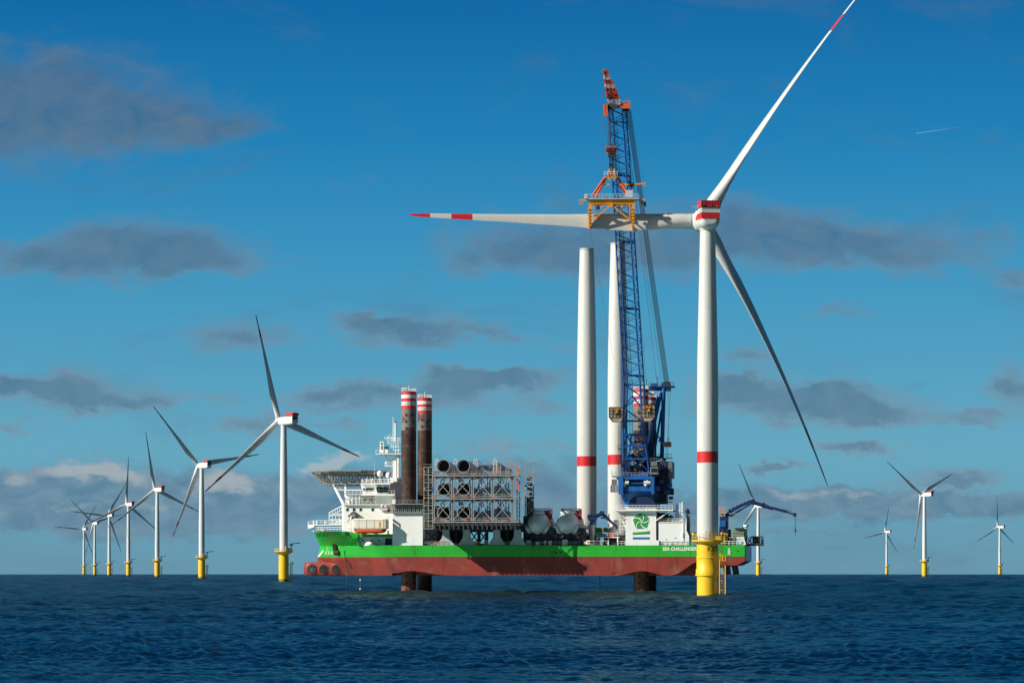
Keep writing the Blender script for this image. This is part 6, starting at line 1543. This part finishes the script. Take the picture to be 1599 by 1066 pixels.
    for q in (926, 984): f.bar(W(954.5,320,y0-.2), W(q,343.3,y0-.2), .42, .36); f.bar(W(954.5,320,y1+.2), W(q,343.3,y1+.2), .42, .36)
    f.bar(W(955,317,y0-.3), W(955,323,y0-.3), .8, .5); f.bar(W(940,322,y0-.3), W(938,326,y0-.3), .4); f.bar(W(971,320,y0-.3), W(971,325,y0-.3), .35)
    f.build('yoke_brace', 'orange_yellow', t)
    a = MB(); a.bar(W(941,288.5,741.8), W(952,288.5,741.8), .42); a.bar(W(967,289,741.3), W(1007.5,287,741.3), .42); a.bar(W(1006.8,291,741.3), W(1006.8,284.5,741.3), .3); a.build('tag_arm', 'orange_yellow', t)
    e = MB()
    for px, py, r in ((907.5,316.5,.75),(934,324,.6),(985,288,.7),(983,284,.5),(987,291,.5),(1003,316,.6)):
        p0 = W(px, py, y0-.5); e.cyl(p0, p0+Vector((0,.8,0)), r, n=14, mi=0 if px > 920 else 1)
    e.bar(W(980,283,740.8), W(990,288,740.8), .5); e.bar(W(1007,315,741.3), W(1007.8,322,741.3), .5); e.build('yoke_winch', ['dark_steel','galv'], t)
    r = MB(); 
    for a_, b_ in (((1007,287.5),(1007.5,311)),((1000,270),(1007,286)),((913,314),(958,560))): r.cyl(W(*a_), W(*b_), .025, n=5, caps=False)
    r.cyl(W(1007,288), W(992,200,743), .025, n=5, caps=False)
    r.build('tag_line', 'rope', t)
    l = MB(); 
    for px in (926.5,): l.hexa([W(933,309.6,y0-.2),W(936,309.6,y0-.2),W(936,309.6,y0+.8),W(933,309.6,y0+.8)], [W(931,304.5,y0-.2),W(935,304.5,y0-.2),W(935,304.5,y0+.8),W(931,304.5,y0+.8)])
    l.hexa([W(945,309.6,y0),W(949,309.6,y0),W(949,309.6,y0+.8),W(945,309.6,y0+.8)], [W(945,306,y0),W(949,306,y0),W(949,306,y0+.8),W(945,306,y0+.8)])
    l.build('control_box', 'crane_red', t)
hook_and_yoke()

# ================================================================ aft end of the ship
def aft():
    m = MB(); a = [S(1028.5,851,.5), S(1072,851,.5), S(1072,815,.5), S(1028.5,815,.5)]
    SB(m, 1028.5, 1072, 814.5, 851, .4, 9); m.prism([(xs(1072,.4),ZD+.05),(xs(1076,.4),ZD+.05),(xs(1076,.4),z_:=zz(836,xs(1074,.4),.4)),(xs(1072,.4),zz(828,xs(1072,.4),.4))], .4, 9)
    ah = m.build('aft_house', 'ship_white', ship)
    k = MB(); k.rail([S(1028.5,814.5,.5), S(1072,814.5,.5)], 1.0, 1.3, .045); SB(k, 1028, 1072.5, 814, 815, .2, 9.2); k.bar(S(1066.3,845,.2), S(1066.3,800,.2), .12); k.box(xs(1064.6,.3),xs(1067,.3),.1,.4,zz(838,xs(1065),0),zz(831,xs(1065),0)); k.build('house_fitting', 'ship_white', ah)
    d = MB()
    for px, py in ((1040.5,842),(1054.5,839.5)): SB(d, px-1.2, px+1.6, py-.5, py+.3, .34, .4)
    for px in (1034, 1050): SB(d, px-2.5, px+2.5, 847.8, 849.3, .34, .4)
    d.build('house_vent', 'mid_steel', ah)
    # lattice aerial, rusty A-frame and dish on the roof
    l = MB()
    for px in (1061.5, 1064.6): l.bar(S(px,814,.7), S(px,784.5,.7), .2)
    l.bar(S(1066,814,.7), S(1065.5,782.5,.7), .2)
    for i in range(8): l.bar(S(1061.5,813-i*3.6,.7), S(1065.2,810-i*3.6,.7), .12); l.bar(S(1065.2,813-i*3.6,.7), S(1061.5,810-i*3.6,.7), .12)
    l.bar(S(1053.5,813,.7), S(1062,793,.7), .12); l.bar(S(1071,813,.7), S(1065,795,.7), .1); l.build('aerial_lattice', 'pure_white', ah)
    g = MB()
    for s_ in (-1, 1): g.bar(S(1057+s_*3,813,.6), S(1057+s_*.6,786.5,.6), .16)
    for i in range(6): g.bar(S(1054.3+i*.4,812-i*4,.6), S(1059.3-i*.4,809-i*4,.6), .14); g.bar(S(1059.6-i*.4,812-i*4,.6), S(1054.7+i*.4,809-i*4,.6), .12)
    g.build('stay_frame', 'leg_rust', ah)
    s = MB(); c = S(1074, 798, 2); s.cyl(c, c+Vector((.15,.35,.1)), .85, .35, n=20); s.cyl(c+Vector((0,.3,0)), c+Vector((0,.3,-1.6)), .18, n=8); SB(s, 1071.5, 1077.5, 804, 807, 1.5, 3); SB(s, 1072.5, 1077, 807, 829, 1.6, 3); SB(s, 1073, 1079, 829, 836, 1, 3)
    s.bar(S(1077,801,2), S(1091,801.5,2), .22); s.build('satellite_dish', 'mid_steel', ah)
    r = MB()
    for py in (814, 820, 829.5, 836, 846):
        r.rail([S(1078,py,1), S(1092,py,1)], 1.0, 1.0, .045); SB(r, 1078, 1092, py, py+.8, .9, 3)
    for px in (1079, 1084, 1089): r.bar(S(px,851,1.2), S(px,810,1.2), .14)
    c = S(1083,834,1.5); r.sphere(c, .8, 12); r.sphere(c+Vector((-1.2,0,-.8)), .6, 10); r.build('deck_equipment', 'galv', ship)
    dk = MB(); SB(dk, 1027, 1042, 800, 815, 6, 12); SB(dk, 1030, 1050, 805, 812, 5, 10); SB(dk, 1043, 1047, 806, 815, 3, 6); 
    for k in range(7): SB(dk, 1028+k*3, 1030+k*3, 803+k % 3*2, 812, 4.5, 6)
    dk.build('winch_gear', 'dark_steel', ship)
    # green gangway house, white frames and boarding platform
    h = MB(); SB(h, 1143.5, 1162.5, 824, 826, 5, 12); SB(h, 1142, 1162.5, 830, 837, 4.6, 12); SB(h, 1143.5, 1161, 826, 830, 6, 12)
    SB(h, 1162.3, 1163.5, 824, 838, 4.6, 5.2); h.build('gangway_house', 'ship_green', ship)
    q = MB()
    for k in range(16): q.bar(S(1143+k*1.2,825,4.4), S(1143+k*1.2,835.5,4.4), .12)
    for py in (826, 830, 835.5): q.bar(S(1142,py,4.4), S(1162,py+.6,4.4), .22)
    q.rail([S(1139,818,3), S(1150.5,818,3)], 1.2, .9, .05); SB(q, 1137.5, 1150.5, 817, 818.2, 2.6, 5); q.bar(S(1137.5,801,4), S(1153,801.5,4), .16)
    q.build('gangway_frame', 'galv', ship)
    w = MB(); SB(w, 1137, 1162, 838, 840.5, 3.5, 12); w.rail([S(1126,851,.5), S(1150,851,.5)], 1.2, 1.2, .06)
    for a, b in (((1152,838),(1152,857)),((1152,857),(1163,849)),((1151,842),(1158,845)),((1158,838),(1157,846)),((1152,850),(1160,843)),((1160,838),(1164,850))): w.bar(S(*a,1.0), S(*b,1.0), .42, .42)
    w.cyl(S(1164.8,851,8), S(1164.8,821,8), .42, n=12); w.cyl(S(1164.8,822,8), S(1164.8,819,8), .8, n=12); w.bar(S(1161.5,821.5,8), S(1167,821.5,8), .15); SB(w, 1163.4, 1166.3, 838, 842, 7, 9)
    w.build('stern_frame', 'ship_white', ship)
    p = MB(); SB(p, 1164, 1191.5, 848.3, 851.5, 6, 12); SB(p, 1175, 1186, 838, 848, 7, 11); SB(p, 1173, 1190, 836.6, 838, 6.6, 11.5); p.rail([S(1165,848.3,6.1), S(1191.5,848.3,6.1)], 1.9, 1.2, .07)
    for a, b in ((1168,1174),(1188,1192)): p.bar(S(a,848,6.3), S(b,838,6.3), .3); p.bar(S(b,848,6.3), S(a,840,6.3), .3)
    SB(p, 1188.5, 1192.5, 842, 849, 6.2, 7); p.build('boarding_platform', 'dark_steel', ship)
    mc = MB(); SB(mc, 1124, 1140, 826, 851, 8, 14, 0); SB(mc, 1128, 1142, 838, 846, 3, 6, 1); mc.cyl(S(1131,849,2), S(1131,839,2), .9, n=14, mi=1); SB(mc, 1139, 1149, 842, 850, 2, 5, 0)
    for k in range(6): SB(mc, 1126+k*3.8, 1128.6+k*3.8, 843-(k % 3)*2.5, 851, 1.5, 4, k % 2)
    mc.build('deck_machinery', ['dark_steel','mid_steel'], ship)
    # the stern knuckle crane
    b = S(1130, 840, 7); t = thing('knuckle_crane', 'dark navy knuckle boom crane arching out over the stern with a dangling hook', 'crane', (b.x,b.y,ZD))
    N_ = 'crane_navy'; ys = 7.0
    c = MB(); c.cyl(S(1130,851,ys), S(1130,822,ys), 1.3, n=18); SB(c, 1124, 1137, 806, 824, ys-1.3, ys+1.3); c.hexa([S(1124,824,ys-1.2),S(1138,836,ys-1.2),S(1138,836,ys+1.2),S(1124,824,ys+1.2)], [S(1124,806,ys-1.2),S(1134,806,ys-1.2),S(1134,806,ys+1.2),S(1124,806,ys+1.2)]); SB(c, 1125, 1133, 812, 822, ys-1.6, ys-1.3, 1); c.build('crane_column', [N_,'crane_blue'], t)
    pl = MB(); 
    for k in range(7): a = 140+k; 
    SB(pl, 1122.5, 1133.5, 799.5, 801, ys-2.2, ys+1); pl.rail([S(1122.8,799.5,ys-2.1), S(1133.3,799.5,ys-2.1), S(1133.3,799.5,ys+.9)], 1.35, .8, .07); pl.bar(S(1128,806,ys), S(1128,800,ys), .6); pl.build('crane_basket', 'orange_yellow', t)
    j = MB(); pts = [(1133,805.5),(1144,796),(1156,789.5),(1167,785.2),(1174,782.3)]
    wd = [1.5,1.45,1.3,1.15,1.1]
    for (a, w0), (b2, w1) in zip(zip(pts[:-1], wd[:-1]), zip(pts[1:], wd[1:])): j.bar(S(*a,ys), S(*b2,ys), (w0+w1)/2, .9)
    j.bar(S(1140,806,ys), S(1156,796,ys), .5); j.bar(S(1156,796,ys), S(1172,787,ys), .38); j.bar(S(1132,812,ys), S(1141,800,ys), .5)
    for k in range(6): p0 = S(1139+k*6, 798.3-k*2.7, ys); j.box(p0.x-.2,p0.x+.2,p0.y-.5,p0.y+.4,p0.z,p0.z+.8)
    j.build('main_boom', N_, t)
    o = MB(); o.cyl(S(1175.5,783.5,ys-.7), S(1175.5,783.5,ys+.7), .85, n=14); o.bar(S(1170,783,ys), S(1178,779.5,ys), .5); o.build('knuckle_joint', N_, t)
    f = MB(); f.bar(S(1174.5,783,ys), S(1190,788.2,ys), 1.05, .85); f.bar(S(1190,788.2,ys), S(1226.5,798.6,ys), .85, .7); f.bar(S(1208,792.3,ys), S(1226,797.2,ys), .5, .5); f.bar(S(1226.5,798.6,ys), S(1240,802.6,ys), .6, .5); f.bar(S(1178,786.8,ys), S(1207,795.6,ys), .35); SB(f, 1238.6, 1243.6, 800.4, 806, ys-.4, ys+.4)
    f.bar(S(1190,785.2,ys), S(1192,788,ys), .5); f.bar(S(1182,783.5,ys), S(1200,788.8,ys), .2)
    f.build('outer_jib', N_, t)
    k = MB(); k.cyl(S(1241.2,805,ys), S(1241.8,827,ys), .05, n=5); k.cyl(S(1242.6,805,ys), S(1242.4,827,ys), .05, n=5); k.cyl(S(1242.1,826,ys), S(1242.1,830,ys), .32, .2, n=10); k.bar(S(1242.1,830,ys), S(1242.1,835,ys), .14); k.bar(S(1242.1,835,ys), S(1242.9,836.6,ys), .16); k.build('crane_hook', 'dark_steel', t)
aft()
